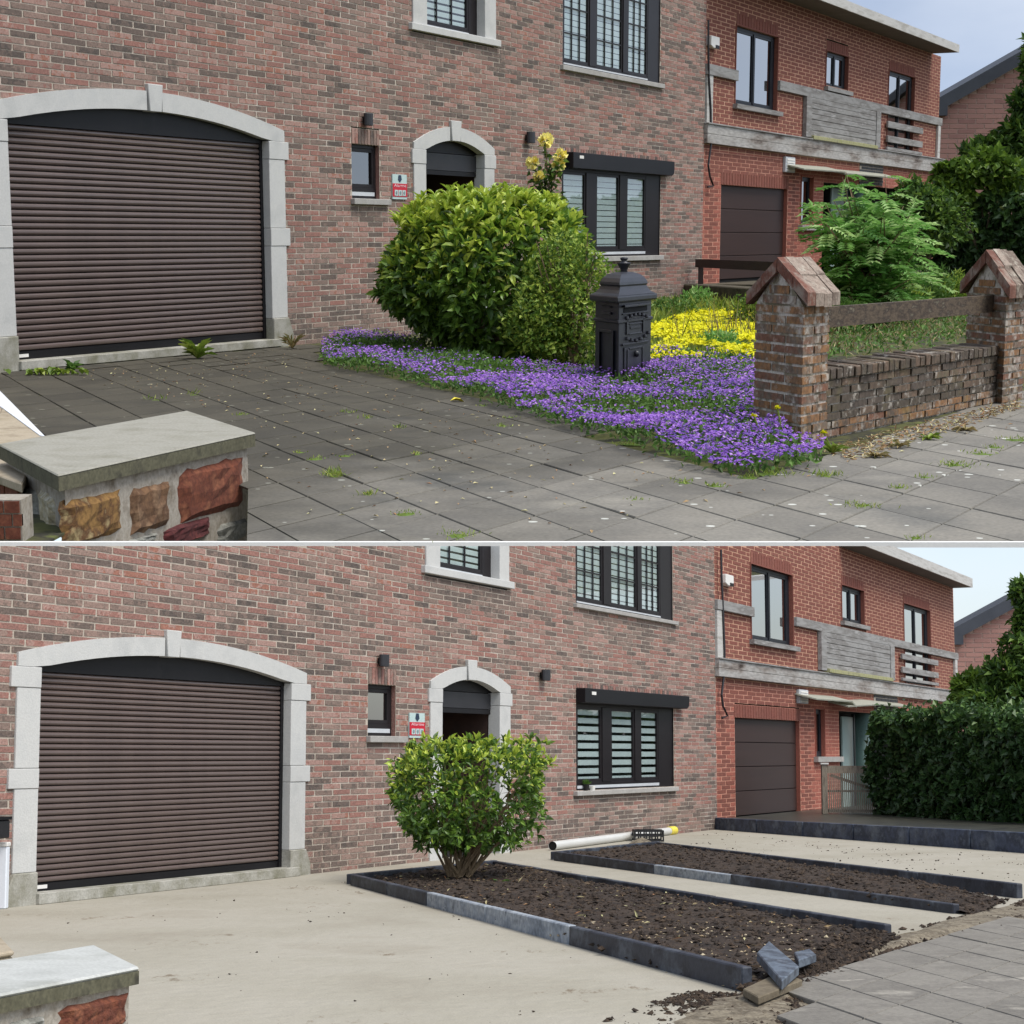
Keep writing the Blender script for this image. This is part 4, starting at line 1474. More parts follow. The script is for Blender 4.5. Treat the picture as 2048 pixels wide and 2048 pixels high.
RC = [((112, 84, 985, 1066), 'stone_pale'), ((78, 46, 975, 1040), 'stone_grey')]
rubble(pier, Vector((wFL.x, wFL.y, 0)), lx, ln, [face_rect(*r, wFL, lx, ln) + (m,) for r, m in RC], 'left')
# neighbour's garden wall running off to the left, with beige cap slabs
mm('beige_cap', [(150, 138, 116), (166, 154, 134), (136, 124, 104)], scale=4, rough=.8, fine=.1)
mm('white_edge', [(214, 220, 228), (226, 230, 236)], scale=2, rough=.5, fine=.02)
gw = empty('garden_wall', pl, Matrix.Identity(4), 'low wall with beige cap slabs running left behind the stone pier', 'wall')
zg = .16
q = [pl.G(*p, zg) for p in [(92, 872), (-60, 770), (-140, 900), (44, 968)]]
cp2 = [(q[0] * .5 + q[1] * .5), (q[3] * .5 + q[2] * .5)]
ob('cap_slab', MB().slab([q[0], cp2[0] * .99 + q[0] * .01, cp2[1] * .99 + q[3] * .01, q[3]], zg - .05, zg), MAT['beige_cap'], gw, bevel=.006)
ob('cap_slab', MB().slab([cp2[0], q[1], q[2], cp2[1]], zg - .05, zg - .003), MAT['beige_cap'], gw, bevel=.006)
cq = sum(q, Vector()) / 4
ob('wall_body', MB().slab([cq + (p - cq) * .94 for p in q], -.02, zg - .051), MAT['rubble_mortar'], gw)
bq = [cq + (p - cq) * .95 for p in (q[2], q[3])]
for r_ in range(2):
    for i in range(7):
        a, b = bq[0].lerp(bq[1], i / 7 + .008), bq[0].lerp(bq[1], (i + 1) / 7 - .008)
        dn = Vector((bq[1].y - bq[0].y, -(bq[1].x - bq[0].x), 0)).normalized() * .012
        z0 = -.01 + r_ * .06
        ob('brick', MB().slab([a + dn, b + dn, b - dn, a - dn], z0 + .004, z0 + .056), MAT['stone_red'], gw)
yb_ = 8.56
xa_, xb_ = pl.at(-90, 1000, yb_).x, pl.at(42, 1000, yb_).x
zt_ = pl.zat(20, 1000, yb_)
ob('wall_face', MB().box(xa_, xb_, yb_, yb_ + .2, -.02, zt_), MAT['rubble_mortar'], gw)
for r_ in range(3):
    for i in range(4):
        a_ = xa_ + (xb_ - xa_) * (i + (.5 if r_ % 2 else 0)) / 4
        b_ = min(a_ + (xb_ - xa_) / 4 - .008, xb_)
        if b_ - a_ > .02:
            ob('brick', MB().box(a_, b_, yb_ - .012, yb_ + .02, zt_ * r_ / 3 + .003, zt_ * (r_ + 1) / 3 - .005), MAT['stone_red'], gw)
ob('white_trim', MB().slab([pl.G(*p, zg + .004) for p in [(90, 873), (-30, 752), (-30, 790), (80, 871)]], zg - .02, zg + .006), MAT['white_edge'], gw)

# ------------------------------------------------------------------ brick gate pillars, low wall, rail
mm('old_brick', [(98, 80, 70), (120, 82, 64), (112, 100, 88), (138, 100, 66), (90, 80, 72), (148, 116, 74)], scale=8, src='rnd', mott=.35, rough=.95, bump=.8, bscale=25, fine=.25, fscale=30)
mm('sooty_brick', [(66, 60, 55), (86, 76, 68), (78, 70, 60), (104, 86, 72), (96, 94, 74)], scale=8, src='rnd', mott=.35, rough=.95, bump=.8, bscale=25, fine=.25, fscale=30)
mm('old_mortar', [(168, 160, 150), (196, 190, 182), (120, 112, 98), (140, 130, 110)], scale=9, rough=1, bump=.5, bscale=25, pos=[0, .35, .7, 1])
mm('cap_red', [(122, 76, 60), (100, 64, 52), (140, 100, 84)], scale=8, src='rnd', mott=.4, rough=.9, bump=.5, fine=.2)
mm('cap_grey', [(120, 104, 92), (146, 132, 120), (96, 82, 72), (160, 148, 134)], scale=9, src='rnd', mott=.5, rough=.95, bump=.8, bscale=22, fine=.25)
speckle(MAT['old_brick'], (186, 180, 170), 6, .52, .64)
speckle(MAT['old_brick'], (150, 118, 60), 2.2, .56, .68, .5)
speckle(MAT['sooty_brick'], (184, 178, 168), 9, .56, .66)
speckle(MAT['sooty_brick'], (106, 100, 66), 2.0, .55, .7, .6)
speckle(MAT['cap_grey'], (178, 172, 158), 9, .54, .64)
speckle(MAT['cap_red'], (150, 140, 128), 6, .46, .62, .75)
speckle(MAT['old_mortar'], (110, 106, 84), 3, .5, .65, .6)
mm('old_plank', [(72, 60, 50), (92, 80, 66), (58, 48, 42), (112, 106, 90)], scale=3, rough=.9, stretch=(3, 3, 8), fine=.2, fscale=10)
mm('dark_plank', [(52, 38, 36), (44, 32, 32)], scale=3, rough=.7)

def pillar(pl, C, L, R, eave_row, apex, label, tall, seed):
    random.seed(seed)
    e1, e2 = L - C, R - C
    root = empty('gate_pillar', pl, Matrix.Translation(C), label, 'pillar')
    T = lambda a, b, z: (a * e1.x + b * e2.x, a * e1.y + b * e2.y, z)
    ze = pl.zat(C.x and pl.proj(C)[0], eave_row, C.y)
    n = tall
    H = ze / n
    ob('mortar_core', MB().box(.02, .98, .02, .98, -.02, ze, T=T), MAT['old_mortar'], root)
    jt = .012
    for r in range(n):
        z0, z1 = r * H + .009, (r + 1) * H - .01
        sa = [0, .64, 1] if r % 2 else [0, .36, 1]
        sb = [0, .42, 1] if r % 2 else [0, .72, 1]
        for i in range(2):
            for j in range(2):
                o_ = random.uniform(-.012, .012)
                ob('brick', MB().box(sa[i] + (.015 if i else o_), sa[i + 1] - (.015 if i == 0 else o_), sb[j] + (.02 if j else o_), sb[j + 1] - (.02 if j == 0 else o_), z0, z1, T=T), MAT['old_brick'], root)
    # gable: apex over the middle of face a
    za = pl.zat(apex[0], apex[1], (C + e1 * .5).y)
    rise = za - ze
    gb = MB()
    ov, t = .13, rise * .28
    def slope(side, b0, b1, k0, k1, lift=0.0, th=t):
        # k runs 0 (ridge) .. 1 (eave)
        f = lambda k: (.5 + (k * (.5 + ov)) * (1 if side else -1))
        g = lambda k: za - rise * .74 * k
        a0, a1 = f(k0), f(k1)
        v = []
        for b in (b0, b1):
            v += [T(a0, b, g(k0) - th + lift), T(a1, b, g(k1) - th + lift), T(a1, b, g(k1) + lift), T(a0, b, g(k0) + lift)]
        Fs = [(0, 1, 2, 3), (7, 6, 5, 4), (0, 4, 5, 1), (1, 5, 6, 2), (2, 6, 7, 3), (3, 7, 4, 0)]
        return MB().add(v, Fs)
    for side in (0, 1):
        nb = 4
        for i in range(nb):
            b0, b1 = -.14 + 1.28 * i / nb + .008, -.14 + 1.28 * (i + 1) / nb - .008
            for (k0, k1) in ((0.01, .5), (.515, 1)):
                ob('cap_brick', slope(side, b0, b1, k0, k1, lift=random.uniform(-.01, .012)), MAT['cap_red' if i == 0 else 'cap_grey'], root)
    gab = [T(.02, .0, ze), T(.98, .0, ze), T(.5, .0, za - t * .7), T(.02, .9, ze), T(.98, .9, ze), T(.5, .9, za - t * .7)]
    ob('gable_fill', MB().add(gab, [(0, 1, 2), (5, 4, 3), (0, 3, 4, 1), (1, 4, 5, 2), (2, 5, 3, 0)]), MAT['old_mortar'], root)
    for r, (w0, w1) in enumerate([(.16, .84), (.3, .7)]):
        z0 = ze + rise * .02 + r * H
        ob('brick', MB().box(w0, w1, -.02, .3, z0, z0 + H * .82, T=T), MAT['old_brick'], root)
    return root, ze, T

P1 = [pl.G(1601, 891), pl.G(1505, 870.5), pl.G(1652, 879)]
pillar(pl, *P1, 612, (1553, 516), 'old brick gate pillar with gabled cap rising from purple flowers', 14, 3)
P2 = [pl.G(2004, 808), pl.G(1926, 792), pl.G(2046, 799)]
pillar(pl, *P2, 592, (1966, 500), 'old brick gate pillar with gabled cap at far end of low wall', 14, 5)
# low wall between the pillars
random.seed(11)
wa, wb = P1[0].lerp(P1[2], .9), P2[0].lerp(P2[1], .3)
wa = P1[0] + (P1[2] - P1[0]) * .95 + (P1[1] - P1[0]) * .08
wb = P2[0] + (P2[1] - P2[0]) * .16
wd = (wb - wa).normalized()
wl = (wb - wa).length
wn = (P1[1] - P1[0]).normalized()
wt_ = (P1[1] - P1[0]).length * .62
lw = empty('low_wall', pl, Matrix.Translation(wa), 'low sooty brick garden wall with upright coping between two gate pillars', 'wall')
TW = lambda a, b, z: (a * wd.x + b * wn.x, a * wd.y + b * wn.y, z)
zc1 = pl.zat(1655, 738, wa.y)
zc0 = pl.zat(1655, 762, wa.y)
ob('mortar_core', MB().box(-.05, wl + .05, .02, wt_ - .02, -.02, zc0, T=TW), MAT['old_mortar'], lw)
nr = 7
H = zc0 / nr
BLw = wl / 11
for r in range(nr):
    k = -1
    while True:
        a0 = (k + (.5 if r % 2 else 0)) * BLw
        k += 1
        a1 = a0 + BLw
        a0, a1 = max(a0, -.05), min(a1, wl + .05)
        if a0 >= wl:
            break
        if a1 - a0 < .08:
            continue
        ob('brick', MB().box(a0 + .012, a1 - .012, random.uniform(-.012, .006), wt_ - .01, r * H + .006, (r + 1) * H - .007, T=TW), MAT['sooty_brick' if r > 1 else 'old_brick'], lw)
nc = 34
for i in range(nc):
    a0, a1 = wl * i / nc, wl * (i + 1) / nc
    zz = zc1 + random.uniform(-.01, .008)
    ob('coping_brick', MB().box(a0 + .006, a1 - .006, -.03 + random.uniform(-.01, .01), wt_ + .03, zc0 + .004, zz, T=TW), MAT['sooty_brick'], lw, bevel=.006)
rz1, rz0 = pl.zat(1655, 617, wa.y), pl.zat(1655, 659, wa.y)
rail = empty('wooden_rail', pl, Matrix.Translation(wa), 'weathered grey brown plank rail spanning above the low brick wall', 'rail')
ob('plank', MB().box(-.12, wl + .25, wt_ * .25, wt_ * .42, rz0, rz1, T=TW), MAT['old_plank'], rail)
# dark rail and concrete edge by the neighbour's drive
r0, r1 = pl.at(1396, 520, 37.5), pl.at(1560, 522, 33)
d_ = (r1 - r0)
dr = empty('fence_rail', pl, Matrix.Translation((r0.x, r0.y, 0)), 'dark brown plank rail in front of neighbour garage door', 'rail')
hz = 17 / 3686 * 36
zr1 = pl.zat(1396, 518, r0.y)
V = []
for p in (Vector((0, 0, 0)), Vector((d_.x, d_.y, 0))):
    for o_ in (Vector((0, 0, 0)), Vector((-.05, .06, 0))):
        for z in (zr1 - hz, zr1):
            V.append((p.x + o_.x, p.y + o_.y, z))
ob('plank', MB().add(V, [(0, 1, 3, 2), (4, 6, 7, 5), (0, 4, 5, 1), (2, 3, 7, 6), (1, 5, 7, 3), (0, 2, 6, 4)]), MAT['dark_plank'], dr)
mm('mossy_concrete', [(64, 60, 48), (84, 78, 64), (50, 48, 38)], scale=4, rough=1, bump=.4)
ce = empty('retaining_edge', pl, Matrix.Translation((r0.x, r0.y, 0)), 'dark mossy concrete retaining edge under the dark plank rail', 'retaining wall')
ob('edge_block', MB().slab([Vector((-.4, .15, 0)), Vector((d_.x, d_.y + .15, 0)), Vector((d_.x + .4, d_.y + .6, 0)), Vector((.1, .6, 0))], 0, .48), MAT['mossy_concrete'], ce, bevel=.02)
for t_ in (.05, .95):
    ob('rail_post', MB().box(d_.x * t_ - .05, d_.x * t_ + .05, d_.y * t_ + .08, d_.y * t_ + .16, 0, zr1 - .02), MAT['dark_plank'], ce)
ob('raised_drive', MB().slab([pl.F @ Vector(q) for q in ((CT, 0.03, 0), (CT + .05, -2.2, 0), (ST, -3.0, 0), (ST, .03, 0))], 0, .46), MAT['mossy_concrete'], pl=pl, kind='structure')

# ------------------------------------------------------------------ black cast-iron postbox
mm('cast_iron', [(26, 27, 33), (34, 35, 42), (20, 21, 27)], scale=4, rough=.42, spec=.5, fine=.15, fscale=40, bump=.12, bscale=40)
mm('slot_black', [(6, 6, 7)], rough=.8)
C, L_, R_ = pl.G(1236, 779), pl.G(1189, 769), pl.G(1301, 764)
e1, e2 = L_ - C, R_ - C
mbx = empty('postbox', pl, Matrix.Translation(C), 'black cast iron pillar postbox with domed cap standing in purple flowers', 'postbox')
T = lambda a, b, z: (a * e1.x + b * e2.x, a * e1.y + b * e2.y, z)
zr = lambda row: pl.zat(1240, row, C.y)
def frus(levels, sides=None):
    m = MB()
    V, Fs = [], []
    for hw, z in levels:
        V += [T(.5 - hw, .5 - hw, z), T(.5 - hw, .5 + hw, z), T(.5 + hw, .5 + hw, z), T(.5 + hw, .5 - hw, z)]
    n = len(levels)
    for i in range(n - 1):
        for k in range(4):
            Fs.append((i * 4 + k, i * 4 + (k + 1) % 4, (i + 1) * 4 + (k + 1) % 4, (i + 1) * 4 + k))
    Fs += [(3, 2, 1, 0), tuple(range((n - 1) * 4, n * 4))]
    return m.add(V, Fs)
zB = zr(604)
ob('body', frus([(.52, 0), (.52, zr(762)), (.5, zr(758)), (.5, zB)]), MAT['cast_iron'], mbx, bevel=.012)
ob('band', frus([(.5, zr(648)), (.53, zr(646)), (.53, zr(642)), (.5, zr(640))]), MAT['cast_iron'], mbx)
ob('rim', frus([(.56, zB - .01), (.6, zB + .004), (.6, zr(594)), (.58, zr(592))]), MAT['cast_iron'], mbx, bevel=.008)
ob('cap', frus([(.575, zr(592) + .001), (.5, zr(588)), (.44, zr(581)), (.41, zr(575)), (.41, zr(573)), (.43, zr(572)), (.42, zr(566)), (.37, zr(558)), (.28, zr(551)), (.16, zr(547)), (.05, zr(546))]), MAT['cast_iron'], mbx, bevel=.006)
cc = (e1 + e2) / 2
px_m = C.y / 3686
ob('finial', MB().lathe((cc.x, cc.y, 0), [(8 * px_m, zr(547)), (7 * px_m, zr(543)), (9 * px_m, zr(538)), (14 * px_m, zr(530)), (14.5 * px_m, zr(528)), (7 * px_m, zr(526)), (5.5 * px_m, zr(523)), (8 * px_m, zr(520)), (8 * px_m, zr(517.5)), (4 * px_m, zr(516))], 14), MAT['cast_iron'], mbx, smooth=True)
def fbox(name, face, u0, u1, r0, r1, d, mat='cast_iron', par=mbx, base=0.0):
    if face == 'R':
        m = MB().box(-d - base, -base + .02, u0, u1, zr(r1), zr(r0), T=T)
    else:
        m = MB().box(u0, u1, -d - base, -base + .02, zr(r1), zr(r0), T=T)
    return ob(name, m, MAT[mat], par, bevel=.004)
# left face mouldings (u runs from the front corner to the left)
for (u0, u1, r0, r1) in ((.18, .24, 662, 764), (.76, .82, 662, 764), (.24, .76, 662, 668), (.24, .76, 758, 764), (.3, .7, 626, 631), (.3, .7, 614, 617)):
    fbox('moulding', 'L', u0, u1, r0, r1, .035)
# right face: slot with flap, crest, name frame, scrolls, door with knob
fbox('letter_slot', 'R', .14, .86, 617, 627, .012, 'slot_black')
fbox('slot_flap', 'R', .12, .9, 611, 616, .09)
fbox('slot_frame', 'R', .1, .9, 628, 631, .03)
for (u0, u1, r0, r1) in ((.22, .28, 640, 672), (.72, .78, 640, 672), (.3, .7, 650, 653), (.3, .7, 670, 673)):
    fbox('name_frame', 'R', u0, u1, r0, r1, .03)
fbox('name_plate', 'R', .34, .66, 656, 662, .016)
for u0, r0 in ((.16, 634), (.28, 631), (.40, 629), (.52, 629), (.64, 631), (.76, 635), (.18, 676), (.30, 680), (.44, 682), (.58, 680), (.72, 676), (.82, 670)):
    a, b, z = T(-.03, u0 + .06, zr(r0 + 5))
    ob('scroll', MB().lathe((a, b, z), [(.1 * px_m, -.01), (4 * px_m, -.008), (4.5 * px_m, 0), (3.5 * px_m, .02), (1 * px_m, .024)], 8), MAT['cast_iron'], mbx)
fbox('door_ledge', 'R', .1, .9, 689, 693, .05)
dr_ = fbox('door', 'R', .16, .84, 697, 764, .025)
for (u0, u1, r0, r1) in ((.24, .30, 702, 764), (.70, .76, 702, 764), (.30, .70, 699, 703)):
    fbox('door_moulding', 'R', u0, u1, r0, r1, .045)
a, b, z = T(-.06, .5, zr(713))
ob('lion_knob', MB().lathe((a, b, z), [(1 * px_m, -7 * px_m), (5 * px_m, -5 * px_m), (6.5 * px_m, 0), (5 * px_m, 5 * px_m), (1 * px_m, 7 * px_m)], 10), MAT['cast_iron'], mbx, smooth=True)

# ------------------------------------------------------------------ shrubs of the upper garden
def shrub(pl, name, base, label, cat='shrub'):
    return empty(name, pl, Matrix.Translation((base.x, base.y, 0)), label, cat)
pm = lambda Y: Y / 3686.0
# big evergreen shrub
B = pl.G(960, 712)
u_ = pm(B.y)
r_ = shrub(pl, 'evergreen_shrub', B, 'big round evergreen shrub with glossy light green tips before the door')
zc_ = pl.zat(960, 549, B.y)
rx, rz = 198 * u_, 150 * u_
cx_ = pl.at(968, 540, B.y).x - B.x
m = MB()
for i_ in range(130):
    a_ = random.uniform(0, 6.28)
    f_ = math.sqrt(random.random()) * .95
    px_, py_ = cx_ + math.cos(a_) * rx * f_, math.sin(a_) * rx * .85 * f_
    zt_ = zc_ + rz * (1 - f_ ** 3.2) ** .36 * random.uniform(.93, 1.06)
    k_ = 9
    aa_ = rng.uniform(0, 6.28, k_)
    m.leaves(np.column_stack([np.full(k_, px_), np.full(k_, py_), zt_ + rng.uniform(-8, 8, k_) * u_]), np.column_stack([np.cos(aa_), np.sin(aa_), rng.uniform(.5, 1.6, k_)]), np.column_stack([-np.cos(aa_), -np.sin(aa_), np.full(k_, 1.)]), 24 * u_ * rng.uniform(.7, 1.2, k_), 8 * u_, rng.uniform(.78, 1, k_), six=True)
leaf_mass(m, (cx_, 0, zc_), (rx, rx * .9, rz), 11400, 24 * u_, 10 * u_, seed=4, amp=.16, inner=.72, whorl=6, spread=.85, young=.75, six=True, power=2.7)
leaf_mass(m, (cx_ * .5, 0, zc_ * .8), (rx * .8, rx * .7, rz * .8), 1800, 28 * u_, 12 * u_, seed=5, amp=.1, inner=.4, spread=.9)
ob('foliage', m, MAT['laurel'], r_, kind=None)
st = MB()
limb_tree((0, 0, -.02), [((random.uniform(-.7, .7) * rx, random.uniform(-.5, .5) * rx, zc_ + random.uniform(-.3, .5) * rz), random.uniform(.6, 1)) for _ in range(12)], .05, st)
ob('stems', st, MAT['bark'], r_)
# small-leaved shrub beside it
B = pl.G(1150, 728)
u_ = pm(B.y)
r_ = shrub(pl, 'small_leaved_shrub', B, 'loose small leaved grey green shrub between big shrub and postbox')
m = MB()
leaf_mass(m, (pl.at(1140, 600, B.y).x - B.x, .2, pl.zat(1140, 610, B.y)), (92 * u_, 90 * u_, 122 * u_), 7000, 12 * u_, 6.5 * u_, seed=8, amp=.2, inner=.45, spread=1.0, young=.0, tone=lambda P, f: rng.random(len(P)))
leaf_mass(m, (pl.at(1075, 640, B.y).x - B.x, 0, pl.zat(1075, 640, B.y)), (60 * u_, 60 * u_, 70 * u_), 2200, 12 * u_, 6.5 * u_, seed=9, amp=.2, inner=.45, spread=1.0, tone=lambda P, f: rng.random(len(P)))
ob('foliage', m, MAT['privet'], r_)
st = MB()
limb_tree((0, 0, -.02), [((random.uniform(-90, 70) * u_, random.uniform(-40, 60) * u_, random.uniform(120, 270) * u_), random.uniform(.5, 1)) for _ in range(16)], .022, st, 5)
ob('stems', st, MAT['twig'], r_)
# yellow rose
B = pl.G(1100, 655)
u_ = pm(B.y)
r_ = shrub(pl, 'rose_bush', B, 'tall yellow rose rising over the evergreen shrub beside the wall lamp', 'rose')
st, lf = MB(), MB()
fl = [(1092, 282), (1121, 312), (1066, 326), (1078, 353), (1117, 330)]
jn = pl.at(1088, 420, B.y) - B
st.tube([(0, 0, -.02), (jn.x * .6, 0, jn.z * .5), tuple(jn)], [.022, .018, .014], 6)
pts = []
for f in fl + [(1062, 385), (1125, 390), (1100, 340)]:
    p = pl.at(*f, B.y + random.uniform(-.2, .2)) - B
    mid = jn.lerp(p, .5) + Vector((random.uniform(-.05, .05), 0, .03))
    st.tube([jn, mid, p], [.012, .009, .006], 5)
    pts += [jn.lerp(p, t) for t in np.linspace(.2, .95, 7)]
ob('stem', st, MAT['twig'], r_)
Q = np.array([tuple(p) for p in pts for _ in range(5)]) + rng.normal(0, 6 * u_, (len(pts) * 5, 3))
lf.leaves(Q, rand_dirs(len(Q)), rand_dirs(len(Q)) + np.array([0, 0, 1]), 15 * u_, 9 * u_, rng.random(len(Q)) * .75)
ob('foliage', lf, MAT['tree_leaf'], r_)
for f, s_ in zip(fl, (17, 16, 15, 13, 15)):
    p = pl.at(*f, B.y - .1) - B
    pm_ = MB()
    D = rand_dirs(34)
    pm_.leaves(np.array(p) + D * (s_ * .25 * u_), D + np.array([0, -.3, .3]), rand_dirs(34) + D, s_ * .8 * u_, s_ * .8 * u_, rng.random(34), fold=.35, droop=-.2)
    ob('bloom', pm_, MAT['rose'], r_)
# leafy ash shrub in the neighbour's garden
B = pl.G(1740, 655)
u_ = pm(B.y)
r_ = shrub(pl, 'ash_shrub', B, 'bright green young ash shrub with feathery leaves behind the low wall')
st, lf = MB(), MB()
tips = []
for i in range(60):
    tx, ty = random.uniform(1630, 1860), random.uniform(352, 600)
    if abs(tx - 1735) > 60 and ty < 400:
        ty += 60
    if i < 4:
        tx, ty = [(1692, 345), (1700, 372), (1770, 350), (1640, 440)][i]
    tips.append(pl.at(tx, ty, B.y + random.uniform(-1.2, 1.2)) - B)
for t in tips:
    b0 = Vector((random.uniform(-.3, .3), random.uniform(-.3, .3), -.02))
    mid = Vector((b0.x + (t.x - b0.x) * .35, b0.y + (t.y - b0.y) * .35, t.z * .6))
    st.tube([b0, mid, t], [.02, .014, .006], 5)
    for k in range(random.randint(11, 14)):
        a = random.uniform(.35, 1.0)
        o_ = (b0.lerp(mid, a * 2) if a < .5 else mid.lerp(t, a * 2 - 1))
        d = Vector((random.gauss(0, 1), random.gauss(0, 1), random.uniform(-.1, .7))).normalized()
        Lr = random.uniform(42, 68) * u_
        sd = d.cross(Vector((0, 0, 1))).normalized()
        P_, A_, N_ = [], [], []
        for q_ in range(6):
            f = .25 + .75 * q_ / 5
            pp = o_ + d * (Lr * f) - Vector((0, 0, 1)) * (Lr * .35 * f * f)
            for sg in (-1, 1):
                P_.append(pp)
                A_.append(sd * sg + d * .55 + Vector((0, 0, -.15)))
                N_.append(Vector((random.gauss(0, .25), random.gauss(0, .25), 1)))
        P_.append(pp)
        A_.append(d)
        N_.append((0, 0, 1))
        tn = random.random()
        lf.leaves([tuple(x) for x in P_], [tuple(x) for x in A_], [tuple(x) for x in N_], 20 * u_, 8 * u_, np.clip(tn + rng.normal(0, .12, len(P_)), 0, 1))
ob('foliage', lf, MAT['ash_leaf'], r_)
ob('stems', st, MAT['twig'], r_)
# dark hedge and trees at the right
def hedge_box(pl, px0, px1, row_t, row_b, Y0_, Y1_, n, L, W, label, name='hedge', mat='hedge', keep=None):
    a0, a1 = pl.at(px0, row_b, Y0_), pl.at(px1, row_b, Y1_)
    root = empty(name, pl, Matrix.Translation((a0.x, a0.y, 0)), label, 'hedge')
    m = MB()
    d = Vector((a1.x - a0.x, a1.y - a0.y, 0))
    nn = Vector((d.y, -d.x, 0)).normalized()
    zt0, zt1 = pl.zat(px0, row_t, Y0_), pl.zat(px1, row_t, Y1_)
    t = rng.random(n)
    zf = rng.random(n)
    topf = rng.random(n) < .25
    zf = np.where(topf, 1.0, zf)
    dep = np.where(topf, rng.random(n) * 1.2, rng.random(n) ** 2 * .35)
    zt = zt0 + (zt1 - zt0) * t
    bump = noise2(np.column_stack([t * 8, zf * 4]), 3, 2.5) * .3 + noise2(np.column_stack([t * 30, zf * 14]), 4, 2.5) * .12
    P = np.array(d)[None] * t[:, None] + np.array(-nn)[None] * (dep - bump)[:, None]
    P[:, 2] = zf * (zt + noise2(np.column_stack([t * 10, t]), 5, 2) * .2 + rng.exponential(.06, n))
    A = rng.normal(0, .9, (n, 3)) + np.array(nn) * .5
    N = np.array(nn)[None] + np.where(topf, 1.5, .2)[:, None] * np.array([0, 0, 1.]) + rng.normal(0, .4, (n, 3))
    if keep is not None:
        k = keep(P + np.array([a0.x, a0.y, 0]))
        P, A, N = P[k], A[k], N[k]
    s = rng.uniform(.5, 1.5, len(P))
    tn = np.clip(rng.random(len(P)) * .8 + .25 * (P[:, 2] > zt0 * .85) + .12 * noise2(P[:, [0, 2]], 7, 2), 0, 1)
    m.leaves(P, A, N, L * s, W * s, tn)
    ob('foliage', m, MAT[mat], root)
    ob('stems', MB().slab([Vector((0, 0, 0)) - nn * .5, d - nn * .5, d - nn * 1.1, -nn * 1.1], 0, min(zt0, zt1) - .25), MAT['bark'], root)
    return root
hedge_box(pl, 1840, 2180, 410, 600, 45, 42, 9000, 15 * pm(44), 10 * pm(44), 'dense dark hedge behind the far gate pillar, flowering garden')
def broad_tree(pl, trunk_px, Y, blobs, L, W, label, mat='tree_leaf', n=900, keep=None, trunk_r=.14, name='leafy_tree'):
    B = pl.at(trunk_px[0], trunk_px[1], Y)
    root = empty(name, pl, Matrix.Translation((B.x, B.y, 0)), label, 'tree')
    u_ = pm(Y)
    m, st = MB(), MB()
    tops = []
    kp = None if keep is None else (lambda P: keep(P + np.array([B.x, B.y, 0])))
    for i, (x, y, w, h, k) in enumerate(blobs):
        c = pl.at(x, y, Y) - Vector((B.x, B.y, 0))
        leaf_mass(m, tuple(c), (w * u_, w * u_, h * u_), int(n * k), L * u_, W * u_, seed=20 + i, amp=.35, inner=.3, spread=1.0, power=2, keep=kp)
        tops.append((tuple(c), .5))
    ob('crown', m, MAT[mat], root)
    zt = max(t[0][2] for t in tops)
    if keep is None or True:
        st.tube([(0, 0, -.02), (.05, 0, zt * .35), (.0, .05, zt * .7)], [trunk_r, trunk_r * .8, trunk_r * .45], 8)
        limb_tree((.03, .02, zt * .3), tops, trunk_r, st)
        ob('trunk', st, MAT['bark'], root)
    return root
broad_tree(pl, (2040, 560), 47, [(2068, 120, 24, 44, .6), (2060, 205, 36, 26, .8), (2040, 262, 30, 18, .6), (1990, 290, 36, 13, .45), (2050, 320, 50, 34, 1.2), (1950, 304, 26, 8, .22)], 20, 9, 'dark green tree with spreading branches beside the gable house, flowering garden')
broad_tree(pl, (1960, 560), 44, [(1930, 345, 38, 24, 1), (1905, 380, 40, 24, 1), (1975, 330, 34, 24, .9), (2010, 352, 40, 30, 1), (1890, 348, 22, 18, .4)], 17, 11, 'lime green leafy bush above the dark hedge, flowering garden', mat='lime_leaf', trunk_r=.07, n=750, name='lime_bush')
broad_tree(pl, (1850, 600), 42, [(1830, 400, 50, 36, 1.4), (1790, 440, 50, 46, 1.4), (1880, 450, 56, 50, 1.6)], 15, 8, 'mid green bush between ash shrub and dark hedge', mat='tree_leaf', trunk_r=.07, n=900, name='green_bush')
# ------------------------------------------------------------------ flower carpets and grass (stuff)
PUR = [pl.G(*q) for q in [(643, 712), (690, 684), (800, 690), (930, 722), (1060, 742), (1190, 748), (1300, 728), (1400, 728), (1520, 742), (1520, 860), (1560, 890), (1650, 928), (1620, 942), (1560, 956), (1480, 958), (1410, 946), (1350, 934), (1300, 914), (1250, 900), (1200, 878), (1150, 868), (1080, 840), (1000, 820), (920, 790), (850, 778), (780, 758), (700, 748), (645, 732)]]
GRN = np.array([(p.x, p.y) for p in [pl.G(*q) for q in [(740, 715), (880, 705), (1040, 742), (1010, 775), (880, 758), (780, 742)]]])
ar = area(PUR)
dens_leaf, dens_fl = int(ar * 640), int(ar * 2000)
q = poly_sample(PUR, dens_leaf)
m = MB()
n = len(q)
hm = .03 + .17 * np.clip(noise2(q, 1, 2.5) * .8 + .45, 0, 1) + .08 * (noise2(q, 2, 9) * .5 + .5)
P = np.column_stack([q, hm * rng.random(n) ** .6 * .9])
A = rng.normal(0, .9, (n, 3)) + np.array([0, 0, .8])
m.leaves(P, A, rand_dirs(n) + np.array([0, 0, 1.0]), rng.uniform(.04, .075, n), rng.uniform(.022, .035, n), rng.random(n))
ob('ground_cover', m, MAT['under'], pl=pl, kind='stuff', label='low green leaves under the purple flowers', cat='ground cover')
q = poly_sample(PUR, dens_fl)
cl = noise2(q, 4, 4) + .8 * noise2(q, 6, 10)
ing = inside(q, GRN)
